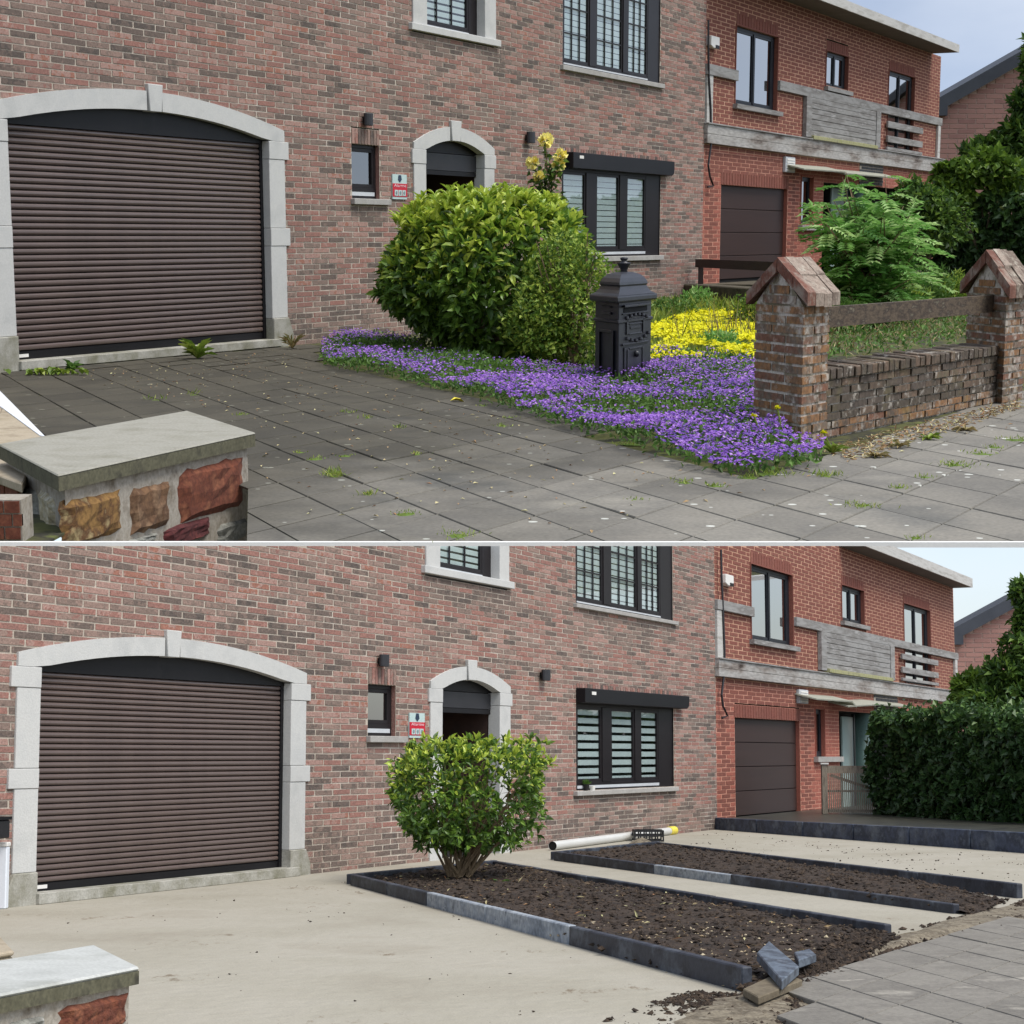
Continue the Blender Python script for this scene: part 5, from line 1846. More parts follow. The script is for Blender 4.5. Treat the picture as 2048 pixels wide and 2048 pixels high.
keepm = rng.random(len(q)) < np.clip(.40 + 1.5 * cl, .03, 1) * np.where(ing, .12, 1) * np.clip((22 - q[:, 1]) / 7, .35, 1)
far = np.array([(p.x, p.y) for p in PUR])
q = q[keepm]
n = len(q)
hm = .03 + .17 * np.clip(noise2(q, 1, 2.5) * .8 + .45, 0, 1) + .08 * (noise2(q, 2, 9) * .5 + .5)
P = np.column_stack([q, hm * rng.uniform(.75, 1.25, n) + .012])
ton = np.clip(.5 + .25 * noise2(q, 9, 5) + rng.normal(0, .22, n), 0, 1)
m = MB()
for k in range(2):
    ang = rng.uniform(0, math.pi, n) if k == 0 else ang + math.pi / 2
    A = np.column_stack([np.cos(ang), np.sin(ang), rng.normal(0, .35, n)])
    Lf = rng.uniform(.022, .034, n)
    m.leaves(P - A * Lf[:, None] * .5, A, np.column_stack([rng.normal(0, .5, n), rng.normal(-.5, .5, n), np.ones(n)]), Lf, Lf * .55, ton, fold=.1, droop=0)
ob('purple_flowers', m, MAT['purple'], pl=pl, kind='stuff', label='dense carpet of small purple flowers along the driveway', cat='flowers')
# yellow stonecrop
YEL = [pl.G(*q) for q in [(1296, 735), (1300, 668), (1345, 648), (1390, 632), (1505, 628), (1520, 742), (1420, 735)]]
ar = area(YEL)
q = poly_sample(YEL, int(ar * 420))
n = len(q)
cl = noise2(q, 14, 2.2)
k = rng.random(n) < np.clip(.58 + 1.3 * cl, .04, 1)
qq = q[k]
m = MB()
for s_ in range(2):
    nq = len(qq)
    P = np.column_stack([qq, .04 + .10 * np.clip(noise2(qq, 15, 3) + .5, 0, 1) + .04 * rng.random(nq)])
    A = np.column_stack([rng.normal(0, 1, (nq, 2)), rng.normal(.2, .3, nq)])
    m.leaves(P, A, rand_dirs(nq) * .4 + np.array([0, -.3, 1.0]), .06, .045, rng.random(nq), fold=.1, droop=0)
ob('yellow_flowers', m, MAT['yellow'], pl=pl, kind='stuff', label='bright yellow stonecrop carpet behind the postbox', cat='flowers')
m = MB()
blades(m, np.column_stack([q[~k], np.zeros((~k).sum())]), .16, .35, .014)
YG = [pl.G(*w) for w in [(1240, 640), (1300, 615), (1400, 600), (1520, 596), (1530, 648), (1390, 640), (1300, 668)]]
q2 = poly_sample(YG, 2600)
leafy = np.column_stack([q2, .25 * rng.random(len(q2)) * (noise2(q2, 3, 1.5) * .5 + .7)])
blades(m, leafy, .22, .6, .03)
ob('garden_grass', m, MAT['grass'], pl=pl, kind='stuff', label='light green grasses and weeds by the brick house corner', cat='grass')
for i, (x, y, w, h, mt_, lab) in enumerate([(1445, 706, 34, 22, 'ash_leaf', 'leafy green weed clump amid the yellow flowers'), (1345, 640, 46, 22, 'under', 'rounded green plant between postbox and brick wall'), (1395, 628, 34, 26, 'ash_leaf', 'light green plant at back of the yellow flowers'), (1495, 655, 30, 34, 'privet', 'olive green plant against the gate pillar side')]):
    B = pl.G(x, y)
    u_ = pm(B.y)
    r_ = shrub(pl, 'garden_plant', B, lab, 'plant')
    m = MB()
    leaf_mass(m, (0, 0, h * .8 * u_), (w * u_, w * u_, h * u_), 700, 11 * u_, 5 * u_, seed=70 + i, amp=.3, inner=.2, spread=1, tone=lambda P, f: rng.random(len(P)))
    ob('foliage', m, MAT[mt_], r_)
# thin reed clump beside the pillar
B = pl.G(1480, 690)
r_ = shrub(pl, 'reed_clump', B, 'tall thin brown green stalks growing beside the gate pillar', 'plant')
m = MB()
blades(m, np.column_stack([rng.normal(0, .4, (80, 2)), np.zeros(80)]), .62, .26, .013)
ob('stalks', m, MAT['dry_grass'], r_)
# rough yard behind the low wall
YD = [pl.G(*w) for w in [(1652, 735), (1930, 690), (2060, 640), (2060, 590), (1640, 600), (1640, 680)]]
q = poly_sample(YD, 9000)
m = MB()
P = np.column_stack([q, .02 + .2 * rng.random(len(q)) * (noise2(q, 8, 1.2) * .6 + .7)])
gm = MB()
gsel = rng.random(len(q)) < .62
n_ = gsel.sum()
gm.leaves(P[gsel], rng.normal(0, 1, (n_, 3)) + np.array([0, 0, .6]), rand_dirs(n_) + np.array([0, 0, 1.]), rng.uniform(.05, .1, n_), rng.uniform(.03, .05, n_), rng.random(n_))
ob('green_ground_cover', gm, MAT['under'], pl=pl, kind='stuff', label='leafy green ground cover behind the low wall', cat='ground cover')
P = P[~gsel]
blades(m, P, .12, 1.0, .014)
ob('dry_ground_cover', m, MAT['dry_grass'], pl=pl, kind='stuff', label='tangled brown and green ground cover behind the low wall', cat='ground cover')
for i, (x, y, w, h) in enumerate([(1690, 640, 30, 30), (1790, 620, 55, 38), (1850, 612, 42, 46), (1905, 610, 36, 40)]):
    B = pl.G(x, y + 24)
    u_ = pm(B.y)
    r_ = shrub(pl, 'heather_bush', B, '%s in the yard behind the low wall' % ['small leafy bush nearest the gate pillar in flowers', 'broad grey green heather under the ash shrub', 'tall leafy heather right of the ash shrub', 'grey green heather beside the far gate pillar'][i])
    r_['group'] = 'low bushes behind the garden wall'
    m = MB()
    leaf_mass(m, (0, 0, h * u_), (w * u_, w * u_, h * u_), 1500, 13 * u_, 3.5 * u_, seed=40 + i, amp=.25, inner=.2, spread=.7, up=.9, tone=lambda P, f: rng.random(len(P)))
    ob('foliage', m, MAT['privet'] if i % 2 else MAT['under'], r_)
# ------------------------------------------------------------------ weeds, tufts, fallen leaves on the paving
random.seed(21)
def tuft(x, y, r, n, h, mat='grass'):
    c = pl.G(x, y)
    u_ = pm(c.y)
    m = MB()
    pts = np.column_stack([rng.normal(0, r * u_, n), rng.normal(0, r * u_ * 1.2, n), np.zeros(n)])
    blades(m, pts, h * u_, .75, 2.2 * u_)
    k_ = 9
    aa = np.linspace(0, 6.28, k_, endpoint=False)
    rr_ = r * u_ * rng.uniform(.9, 1.9, k_)
    m.add([(0, 0, .006)] + [(math.cos(a) * q_, math.sin(a) * q_ * 1.2, -.004) for a, q_ in zip(aa, rr_)], [(0, 1 + i, 1 + (i + 1) % k_) for i in range(k_)], .1)
    ob('grass_tuft', m, MAT[mat], pl=pl, M=Matrix.Translation(c), label='small green grass tuft growing in a paving joint', cat='grass', group='grass tufts in the paving joints')
for t in [(668, 953, 13, 70, 24), (735, 990, 10, 46, 16), (632, 918, 12, 24, 9), (690, 912, 10, 16, 7), (832, 908, 7, 20, 9), (795, 855, 9, 22, 10), (735, 836, 8, 20, 9), (700, 825, 9, 18, 8), (812, 1028, 16, 34, 10), (918, 1072, 24, 60, 12), (966, 812, 10, 14, 7),
          (1540, 948, 20, 90, 18), (1500, 955, 14, 40, 12), (1652, 952, 16, 70, 16), (1724, 1012, 20, 80, 12), (1908, 930, 22, 70, 12), (1960, 908, 18, 40, 10), (1800, 976, 14, 40, 10), (1270, 1000, 10, 20, 8), (1366, 965, 14, 40, 12), (1432, 972, 12, 36, 10), (1262, 888, 14, 30, 10), (1005, 852, 10, 22, 8), (1850, 955, 14, 34, 9), (2030, 880, 18, 44, 10), (1990, 895, 14, 30, 10), (1830, 1076, 14, 30, 10), (600, 905, 8, 14, 7), (386, 790, 9, 12, 20), (310, 800, 9, 12, 16), (480, 830, 9, 18, 9), (1020, 835, 9, 14, 6)]:
    tuft(*t)
def rosette(x, y, n, L, W, up, label, mat='grass', sp=0):
    c = pl.G(x, y)
    u_ = pm(c.y)
    root = empty('weed', pl, Matrix.Translation(c), label, 'weed')
    m = MB()
    a = rng.uniform(0, 6.28, n)
    A = np.column_stack([np.cos(a), np.sin(a), rng.uniform(up * .3, up * 1.6, n)])
    P = np.column_stack([rng.normal(0, sp * u_ + .001, n), rng.normal(0, sp * u_ * .4 + .001, n), np.full(n, .004)])
    m.leaves(P, A, np.tile([0, 0, 1.], (n, 1)) + rng.normal(0, .2, (n, 3)), L * u_ * rng.uniform(.6, 1.1, n), W * u_ * rng.uniform(.7, 1.1, n), rng.random(n) * .8, six=True, droop=.25)
    ob('leaf_rosette', m, MAT[mat], root)
    return root, c, u_
rosette(395, 718, 24, 50, 17, 1.3, 'broad leaved green weed growing at the garage threshold')
rosette(110, 750, 34, 30, 14, .6, 'sprawling pale green weed at left end of garage threshold', sp=30)
rosette(146, 744, 18, 30, 17, 1.5, 'small nettle like weed beside the sprawling garage weed', mat='under')
rosette(585, 698, 24, 38, 5, 1.6, 'thin grassy weed at foot of garage jamb', mat='dry_grass')
for (x, y, n, L, W, up, lab, mt_) in [(1665, 908, 22, 38, 10, 1.2, 'dandelion weed with long leaves at foot of gate pillar', 'grass'), (1752, 915, 24, 30, 8, .35, 'reddish flat weed on the pavement below the low wall', 'dry_grass'),
                                 (1800, 896, 18, 30, 8, .8, 'withered brown weed standing below the low wall', 'dry_grass'), (1856, 880, 22, 30, 8, .5, 'pale green rosette weed below the middle of low wall', 'grass'),
                                 (1930, 862, 26, 30, 7, .35, 'rust coloured spreading weed near the far gate pillar', 'dry_grass')]:
    rr, c, u_ = rosette(x, y, n, L, W, up, lab, mt_)
def dandelion(fx, fy, bx, by, label):
    c = pl.G(bx, by)
    u_ = pm(c.y)
    t = pl.at(fx, fy, c.y) - c
    root = empty('dandelion', pl, Matrix.Translation(c), label, 'flower')
    ob('stalk', MB().tube([(0, 0, 0), tuple(t * .5 + Vector((.01, 0, 0))), tuple(t)], .006, 5), MAT['grass'], root)
    D = rand_dirs(40)
    D[:, 2] = np.abs(D[:, 2])
    m = MB()
    m.leaves(np.tile(tuple(t), (40, 1)), D, rand_dirs(40) + np.array([0, 0, 1]), 8 * u_, 3 * u_, rng.random(40), fold=.1)
    ob('flower_head', m, MAT['yellow'], root)
dandelion(1555, 817, 1566, 900, 'tall yellow dandelion in front of the gate pillar')
dandelion(1508, 832, 1530, 905, 'yellow dandelion at left edge of gate pillar')
dandelion(1648, 866, 1660, 905, 'yellow dandelion beside the foot of the low wall')
mm('fallen', [(170, 150, 110), (150, 110, 80), (200, 196, 150), (120, 80, 60)], src='tone', mott=.1, rough=.8)
LIT = [pl.G(*w) for w in [(60, 750), (560, 700), (640, 735), (1450, 955), (1700, 930), (2040, 800), (2040, 850), (1200, 1075), (520, 1040), (520, 870), (380, 800)]]
q = poly_sample(LIT, 420)
n = len(q)
m = MB()
m.leaves(np.column_stack([q, np.full(n, .006)]), np.column_stack([rng.normal(0, 1, (n, 2)), rng.normal(0, .1, n)]), np.tile([0, 0, 1.], (n, 1)) + rng.normal(0, .2, (n, 3)), rng.uniform(.02, .05, n), rng.uniform(.01, .02, n), rng.random(n))
WE = [pl.G(*w) for w in [(1640, 900), (2048, 798), (2048, 815), (1700, 925)]]
q = poly_sample(WE, 900)
n = len(q)
m.leaves(np.column_stack([q, np.full(n, .006)]), np.column_stack([rng.normal(0, 1, (n, 2)), rng.normal(.1, .3, n)]), np.tile([0, 0, 1.], (n, 1)) + rng.normal(0, .3, (n, 3)), rng.uniform(.03, .07, n), rng.uniform(.01, .02, n), rng.random(n))
ob('leaf_litter', m, MAT['fallen'], pl=pl, kind='stuff', label='scattered dead leaves and crumbs on the paving', cat='leaf litter')
mm('yellow_leaf', [(214, 200, 60)], rough=.6)
c = pl.G(914, 804)
ob('fallen_leaf', MB().leaves([(-.06, 0, .012)], [(1, .2, 0)], [(0, 0, 1)], .13, .1, .5, six=True), MAT['yellow_leaf'], pl=pl, M=Matrix.Translation(c), label='single yellow fallen leaf on the dark driveway', cat='leaf')
# ================================================================== lower place: the same front yard stripped to sand
pl = LOW
random.seed(31)
def ground_sand():
    mm('sand', [(146, 140, 126), (154, 149, 135), (160, 155, 142), (150, 144, 130)], scale=.5, rough=.95, bump=.9, bscale=9, fine=.09, fscale=90)
    m = MAT['sand']
    t = m.node_tree
    N, L = t.nodes, t.links
    b = N['Principled BSDF']
    src = b.inputs['Base Color'].links[0].from_socket
    tc = N.new('ShaderNodeTexCoord')
    mp = N.new('ShaderNodeMapping')
    mp.inputs['Rotation'].default_value = (0, 0, .5)
    mp.inputs['Scale'].default_value = (1, .35, 1)
    L.new(tc.outputs['Object'], mp.inputs[0])
    n1 = N.new('ShaderNodeTexNoise')
    n1.inputs['Scale'].default_value = 9
    n1.inputs['Detail'].default_value = 8
    n1.inputs['Roughness'].default_value = .75
    L.new(mp.outputs[0], n1.inputs['Vector'])
    n2 = N.new('ShaderNodeTexNoise')
    n2.inputs['Scale'].default_value = .7
    n2.inputs['Detail'].default_value = 2
    L.new(tc.outputs['Object'], n2.inputs['Vector'])
    ad = N.new('ShaderNodeMath')
    ad.operation = 'MULTIPLY'
    L.new(n1.outputs['Fac'], ad.inputs[0])
    L.new(n2.outputs['Fac'], ad.inputs[1])
    r = N.new('ShaderNodeMapRange')
    r.inputs['From Min'].default_value, r.inputs['From Max'].default_value = .36, .43
    L.new(ad.outputs[0], r.inputs['Value'])
    mx = N.new('ShaderNodeMix')
    mx.data_type = 'RGBA'
    L.new(r.outputs[0], mx.inputs[0])
    L.new(src, mx.inputs[6])
    mx.inputs[7].default_value = (*lin((116, 104, 86)), 1)
    L.new(mx.outputs[2], b.inputs['Base Color'])
ground_sand()
ob('ground', MB().slab([Vector(p) for p in ((-60, -6, 0), (60, -6, 0), (60, 160, 0), (-60, 160, 0))], -.3, 0), MAT['sand'], pl=pl, kind='structure')

mm('kerb_dark', [(40, 43, 52), (50, 54, 64), (34, 36, 44), (64, 68, 78)], scale=4, rough=.6, fine=.12, fscale=30, bump=.1, pos=[0, .45, .7, 1])
mm('kerb_pale', [(96, 104, 114), (128, 136, 146), (150, 156, 162), (84, 90, 100)], scale=5, rough=.8, fine=.2, fscale=25, bump=.15)
mm('kerb_blue', [(48, 58, 76), (62, 72, 92), (40, 48, 64), (86, 96, 112)], scale=4, rough=.6, fine=.15, fscale=20, bump=.1)
mm('kerb_top', [(36, 37, 42), (46, 48, 54)], scale=4, rough=.7)
mm('soil', [(34, 28, 24), (48, 39, 32), (62, 51, 42), (42, 34, 28)], scale=7, rough=1, bump=1.0, bscale=25, fine=.3, fscale=40)
mm('clod', [(34, 28, 24), (50, 41, 34), (72, 59, 47), (112, 97, 78)], src='tone', mott=.3, scale=20, rough=1, bump=.6, pos=[0, .5, .85, 1])
mm('chip', [(120, 100, 76), (160, 142, 112), (190, 178, 150), (96, 74, 54)], src='tone', mott=.2, scale=9, rough=.95)

def kerb(pl, pa, pb, ta, tb, segs, label, th=.07, tilt=0):
    """kerb stones end to end from ground point pa to pb; ta, tb rows of the top edge there"""
    a, b = pl.G(*pa), pl.G(*pb)
    h0, h1 = pl.zat(pa[0], ta, a.y), pl.zat(pb[0], tb, b.y)
    d = b - a
    n = Vector((-d.y, d.x, 0)).normalized() * th
    root = empty('garden_kerb', pl, Matrix.Translation(a), label, 'kerb', 'kerbs of the new beds')
    tot = sum(s for s, _ in segs)
    t = 0
    for s, m in segs:
        t0, t1 = t / tot + .0012, (t + s) / tot - .0012
        t += s
        z0, z1 = h0 + (h1 - h0) * t0, h0 + (h1 - h0) * t1
        p, q = d * t0, d * t1
        jz = random.uniform(-.003, .003)
        V = [(p.x, p.y, -.02), (q.x, q.y, -.02), (q.x + n.x, q.y + n.y, -.02), (p.x + n.x, p.y + n.y, -.02),
             (p.x, p.y, z0 + jz), (q.x, q.y, z1 + jz), (q.x + n.x, q.y + n.y, z1 + jz), (p.x + n.x, p.y + n.y, z0 + jz)]
        ob('kerb_stone', MB().add(V, MB.BF), MAT[m], root, bevel=.008)
    return root
kerb(pl, (700, 1770), (1486, 1985), 1748, 1934, [(2.6, 'kerb_dark'), (2.4, 'kerb_dark'), (3, 'kerb_pale'), (3.4, 'kerb_pale'), (5, 'kerb_dark')], 'long dark kerb with two chalky pale stones along the shrub bed')
kerb(pl, (703, 1769), (996, 1734), 1748, 1720, [(1, 'kerb_dark'), (1, 'kerb_dark')], 'short dark kerb closing the shrub bed behind its stems', th=.07)
kerb(pl, (985, 1735), (1770, 1871), 1722, 1849, [(1.4, 'kerb_dark')] * 6, 'long dark kerb between the shrub bed and narrow sand path')
kerb(pl, (1107, 1721), (1908, 1828), 1703, 1808, [(3.2, 'kerb_dark'), (2.0, 'kerb_pale'), (2.2, 'kerb_dark'), (2.2, 'kerb_dark')], 'dark kerb with one pale stone along the bare soil bed')
kerb(pl, (1110, 1720), (1320, 1696), 1703, 1683, [(1, 'kerb_dark'), (1, 'kerb_dark')], 'short dark kerb at the pipe end of the bare soil bed')
kerb(pl, (1312, 1697), (2035, 1797), 1684, 1768, [(1, 'kerb_dark')] * 5, 'dark kerb on the hedge side of the bare soil bed')
kerb(pl, (1428, 1659), (2400, 1733.4), 1635, 1682.7, [(1, 'kerb_blue')] * 8, 'tall bluish kerb holding up the neighbour drive', th=.1)

def soil_bed(px, heights, n=(110, 36), seed=1, name='soil'):
    c = [pl.G(*q) for q in px]      # front-left, front-right, back-right, back-left
    r = np.random.default_rng(seed)
    na, nb = n
    u, v = np.meshgrid(np.linspace(0, 1, na + 1), np.linspace(0, 1, nb + 1))
    u, v = u.ravel(), v.ravel()
    C4 = np.array([(p.x, p.y) for p in c])
    P = ((1 - u) * (1 - v))[:, None] * C4[0] + (u * (1 - v))[:, None] * C4[1] + (u * v)[:, None] * C4[2] + ((1 - u) * v)[:, None] * C4[3]
    h0, h1, bulge = heights
    z = h0 + (h1 - h0) * u + bulge * np.clip(4 * v * (1 - v), 0, 1) * np.clip(u * 6, 0, 1)
    z = z * np.clip((1.02 - u) * 7, 0, 1)
    z += .022 * noise2(P, seed, 3) + .020 * noise2(P, seed + 1, 9) + .016 * noise2(P, seed + 2, 22) + r.uniform(-.008, .008, len(P))
    V = np.column_stack([P, z])
    Fs = [(j * (na + 1) + i, j * (na + 1) + i + 1, (j + 1) * (na + 1) + i + 1, (j + 1) * (na + 1) + i) for j in range(nb) for i in range(na)]
    m = MB().add(V, Fs)
    o = ob(name, m, MAT['soil'], pl=pl, kind='structure')
    return V
def clods(V, n, smin, smax, mat, name, label, cat, tone=(0, 1)):
    m = MB()
    idx = rng.integers(0, len(V), n)
    C = V[idx] + rng.normal(0, .03, (n, 3)) * np.array([1, 1, .15])
    base = np.array([(1, 0, 0), (-1, 0, 0), (0, 1, 0), (0, -1, 0), (0, 0, 1), (0, 0, -1)], float)
    s = smin + (smax - smin) * rng.random(n) ** 3
    W = C[:, None, :] + base[None] * (s[:, None, None] * rng.uniform(.7, 1.2, (n, 6, 3)) * np.array([1.2, 1.2, .7])) + rng.normal(0, .2, (n, 6, 3)) * s[:, None, None]
    pat = np.array([(0, 2, 4), (2, 1, 4), (1, 3, 4), (3, 0, 4), (2, 0, 5), (1, 2, 5), (3, 1, 5), (0, 3, 5)])
    Fs = (np.arange(n)[:, None, None] * 6 + pat[None]).reshape(-1, 3).tolist()
    m.add(W.reshape(-1, 3), Fs, np.repeat(rng.uniform(*tone, n), 6))
    ob(name, m, MAT[mat], pl=pl, kind='stuff', label=label, cat=cat)
V1 = soil_bed([(712, 1768), (1502, 1986), (1760, 1873), (994, 1738)], (.05, .03, .02), seed=2)
V3 = soil_bed([(1490, 1992), (1640, 1966), (1800, 1884), (1720, 1872)], (.04, .02, .0), seed=9, n=(40, 40))
V2 = soil_bed([(1122, 1720), (1960, 1834), (2010, 1800), (1318, 1698)], (.07, .05, .07), seed=6, n=(100, 26))
for k_ in ('kerb_dark', 'kerb_blue'):
    speckle(MAT[k_], (112, 120, 130), 2.2, .5, .72, .7, ref=bpy.data.objects['ground.001'])
clods(np.concatenate([V1, V2, V3]), 22000, .004, .03, 'clod', 'soil_clods', 'crumbly dark soil clods in the two beds', 'soil')
fr = V1[V1[:, 1] < 15]
clods(fr, 450, .006, .018, 'chip', 'root_chips', 'pale root bits and wood chips lying on the soil', 'wood chips')
m = MB()
q = V1[rng.integers(0, len(V1), 700)]
q = q[:260]
m.leaves(q + np.array([0, 0, .015]), np.column_stack([rng.normal(0, 1, (260, 2)), rng.normal(0, .25, 260)]), rand_dirs(260) + np.array([0, 0, 1.]), rng.uniform(.03, .1, 260), rng.uniform(.005, .02, 260), rng.random(260))
ob('leaf_litter', m, MAT['fallen'], pl=pl, kind='stuff', label='dry fallen leaves and roots on the shrub bed', cat='leaf litter')
# dirt and crumbs spilled on the sand
def spill(px, n, smin, smax, tone, label):
    q = poly_sample([pl.G(*w) for w in px], n * 2)
    k = rng.random(len(q)) < np.clip(.35 + noise2(q, 5, 2.5), .02, 1)
    q = q[k][:n]
    clods(np.column_stack([q, np.full(len(q), .004)]), len(q), smin, smax, 'clod', 'dirt_crumbs', label, 'dirt', tone)
spill([(1180, 2050), (1380, 1985), (1500, 1990), (1620, 1975), (1580, 2060), (1000, 2070)], 3600, .004, .022, (.3, 1), 'dark crumbs of dirt spilled between sand and pavement')
spill([(1640, 1935), (1700, 1885), (1960, 1830), (2060, 1800), (2060, 1850), (1900, 1880), (1740, 1920)], 5200, .006, .03, (.3, 1), 'soil crumbs spilled at the pavement end of the beds')
spill([(60, 1830), (700, 1760), (1450, 1990), (1250, 2050), (320, 2050), (300, 1950)], 150, .004, .012, (.2, .9), 'few dark crumbs scattered over the level sand')
spill([(1340, 1690), (1420, 1665), (2048, 1715), (2048, 1780)], 350, .006, .018, (.3, 1), 'crumbs scattered on sand beside the tall bluish kerb')
mm('dirt_patch', [(104, 95, 80), (128, 119, 102), (88, 79, 66), (152, 144, 126)], scale=6, rough=1, bump=.8, bscale=15, fine=.2)
def patch(px, z, name, h=.02, seed=3):
    P = [pl.G(*w) for w in px]
    c = sum(P, Vector()) / len(P)
    r = np.random.default_rng(seed)
    V, Fs = [(c.x, c.y, z + h)], []
    n = 48
    per = []
    for i in range(len(P)):
        for k in range(n // len(P)):
            per.append(P[i].lerp(P[(i + 1) % len(P)], k / (n // len(P))))
    n = len(per)
    for ring, f in enumerate((.35, .7, 1)):
        for p in per:
            w = c + (p - c) * (f * r.uniform(.9, 1.08))
            V.append((w.x, w.y, z + (h * (1 - f) + r.uniform(0, .012) if ring < 2 else -.006)))
    for k in range(n):
        Fs.append((0, 1 + k, 1 + (k + 1) % n))
        for g in range(2):
            Fs.append((1 + g * n + k, 1 + (g + 1) * n + k, 1 + (g + 1) * n + (k + 1) % n, 1 + g * n + (k + 1) % n))
    return ob(name, MB().add(V, Fs), MAT['dirt_patch'], pl=pl, kind='structure', smooth=True)
patch([(1630, 1950), (1690, 1895), (1790, 1880), (1900, 1836), (2060, 1800), (2090, 1840), (1890, 1875), (1760, 1912)], .004, 'dirt', .04)
patch([(1330, 2060), (1400, 2000), (1500, 1985), (1620, 1968), (1600, 2020), (1560, 2070)], .004, 'dirt', .02, 5)

# pavement at the lower right
mm('slab_low', [(106, 102, 95), (124, 120, 112), (112, 108, 101), (162, 157, 146)], scale=1.6, ref=bpy.data.objects['ground.001'], rough=.85, bump=.2, bscale=50, fine=.12, fscale=40, pos=[0, .4, .7, 1])
PV = [pl.G(*w) for w in [(1606, 1962), (1690, 1936), (1735, 1906), (1835, 1891), (1900, 1868), (1960, 1858), (2140, 1832), (2700, 1770), (2900, 2200), (1520, 2200), (1585, 2010)]]
PVn = np.array([(p.x, p.y) for p in PV])
oP = pl.G(1682, 1943)
dAl = (oP - pl.G(1617, 1963)).normalized()
dBl = (pl.G(1767, 1968) - oP).normalized()
laL, lbL = (oP - pl.G(1617, 1963)).length, (pl.G(1767, 1968) - oP).length
def test_low(c, x, y):
    if y > 2180 or x > 2900 or not inside(np.array([(c.x, c.y)]), PVn)[0]:
        return None
    return 0
_, n_ = paving(pl, 'pavement', oP, dAl, dBl, laL, lbL, test_low, {0: 'slab_low'}, base_mb=MB().slab(PV, .001, .006), z=.034, th=.03, joint=.016, base_mat='dirt_patch')
slab_tone(MAT['slab_low'], .1)
print('slabs low', n_, laL, lbL)

# ------------------------------------------------------------------ offcuts
def block(name, px, z, tk, mat, label, cat, tilt):
    P = [pl.G(*w, z) for w in px]
    c = sum(P, Vector()) / 4
    M = Matrix.Translation((c.x, c.y, c.z)) @ Matrix.Rotation(tilt[0], 4, 'X') @ Matrix.Rotation(tilt[1], 4, 'Y')
    root = empty(name, pl, M, label, cat)
    Q = [p - c for p in P]
    ob('stone_piece' if 'stone' in name else 'board', MB().slab(Q, -tk, 0), MAT[mat], root, bevel=.006)
    return root
mm('bluestone', [(70, 78, 90), (98, 108, 120), (58, 64, 74), (120, 128, 138)], scale=6, rough=.5, fine=.15)
block('stone_offcut', [(1564, 1948), (1598, 1926), (1538, 1892), (1514, 1909)], .16, .06, 'bluestone', 'larger blue stone offcut lying tilted on the soil', 'stone', (.05, .04))
block('stone_offcut', [(1597, 1917), (1632, 1908), (1620, 1899), (1588, 1904)], .14, .055, 'bluestone', 'smaller blue stone offcut behind the larger one', 'stone', (.02, -.03))
mm('tile_brown', [(92, 82, 66), (112, 102, 84), (76, 66, 54)], scale=4, rough=.9, bump=.4, bscale=20)
block('broken_tile', [(1517, 1996), (1605, 1957), (1561, 1941), (1486, 1979)], .075, .045, 'tile_brown', 'brown broken paving tile leaning at the end of the kerb', 'tile', (.0, .03))
# ------------------------------------------------------------------ clipped shrub with bare stems
B = pl.G(920, 1764)
u_ = pm(B.y)
r_ = shrub(pl, 'clipped_shrub', B, 'clipped green shrub with bare twisted stems in the soil bed')
cxy = pl.at(948, 1584, B.y) - B
m = MB()
def crown_keep(P):
    d = np.sin(P[:, 0] * 5 + P[:, 2] * 3) + np.sin(P[:, 1] * 4 + P[:, 2] * 6)
    low = (P[:, 2] < cxy.z + .1) & (P[:, 0] > cxy.x)
    return ~((P[:, 0] > cxy.x - .1) & (P[:, 2] < cxy.z + .35) & (rng.random(len(P)) < .42)) & (rng.random(len(P)) < .92 + .1 * d)
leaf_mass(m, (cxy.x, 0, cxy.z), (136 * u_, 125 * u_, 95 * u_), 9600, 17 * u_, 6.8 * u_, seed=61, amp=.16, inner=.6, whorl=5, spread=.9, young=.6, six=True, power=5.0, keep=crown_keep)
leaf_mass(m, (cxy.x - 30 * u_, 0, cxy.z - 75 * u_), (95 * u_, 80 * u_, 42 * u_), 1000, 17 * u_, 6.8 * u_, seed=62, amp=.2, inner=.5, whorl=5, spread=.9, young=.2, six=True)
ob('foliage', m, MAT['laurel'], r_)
st = MB()
for i in range(46):
    a = random.uniform(0, 6.28)
    b0 = Vector((math.cos(a) * 22 * u_, math.sin(a) * 25 * u_, 0.06))
    t = Vector((cxy.x + random.uniform(-130, 140) * u_, random.uniform(-100, 100) * u_, cxy.z + random.uniform(-60, 70) * u_))
    k1 = b0.lerp(t, .35) + Vector((random.uniform(-12, 12) * u_, 0, random.uniform(0, 20) * u_))
    k2 = b0.lerp(t, .7) + Vector((random.uniform(-14, 14) * u_, 0, random.uniform(-10, 14) * u_))
    r0 = random.uniform(1.8, 4.6) * u_
    st.tube([b0, k1, k2, t], [r0, r0 * .7, r0 * .45, r0 * .15], 6)
    for _ in range(4):
        s_ = k1.lerp(t, random.random())
        e_ = s_ + Vector((random.uniform(-40, 40), random.uniform(-30, 30), random.uniform(-10, 40))) * u_
        st.tube([s_, s_.lerp(e_, .5) + Vector((0, 0, 3 * u_)), e_], [r0 * .3, r0 * .2, r0 * .08], 5)
ob('stems', st, MAT['twig'], r_)
rosette(1000, 1775, 12, 24, 9, 1.0, 'small dark green seedling beside the clipped shrub stems', mat='under')
dandelion(1135, 1656, 1137, 1690, 'small yellow flower growing at the brick wall foot')
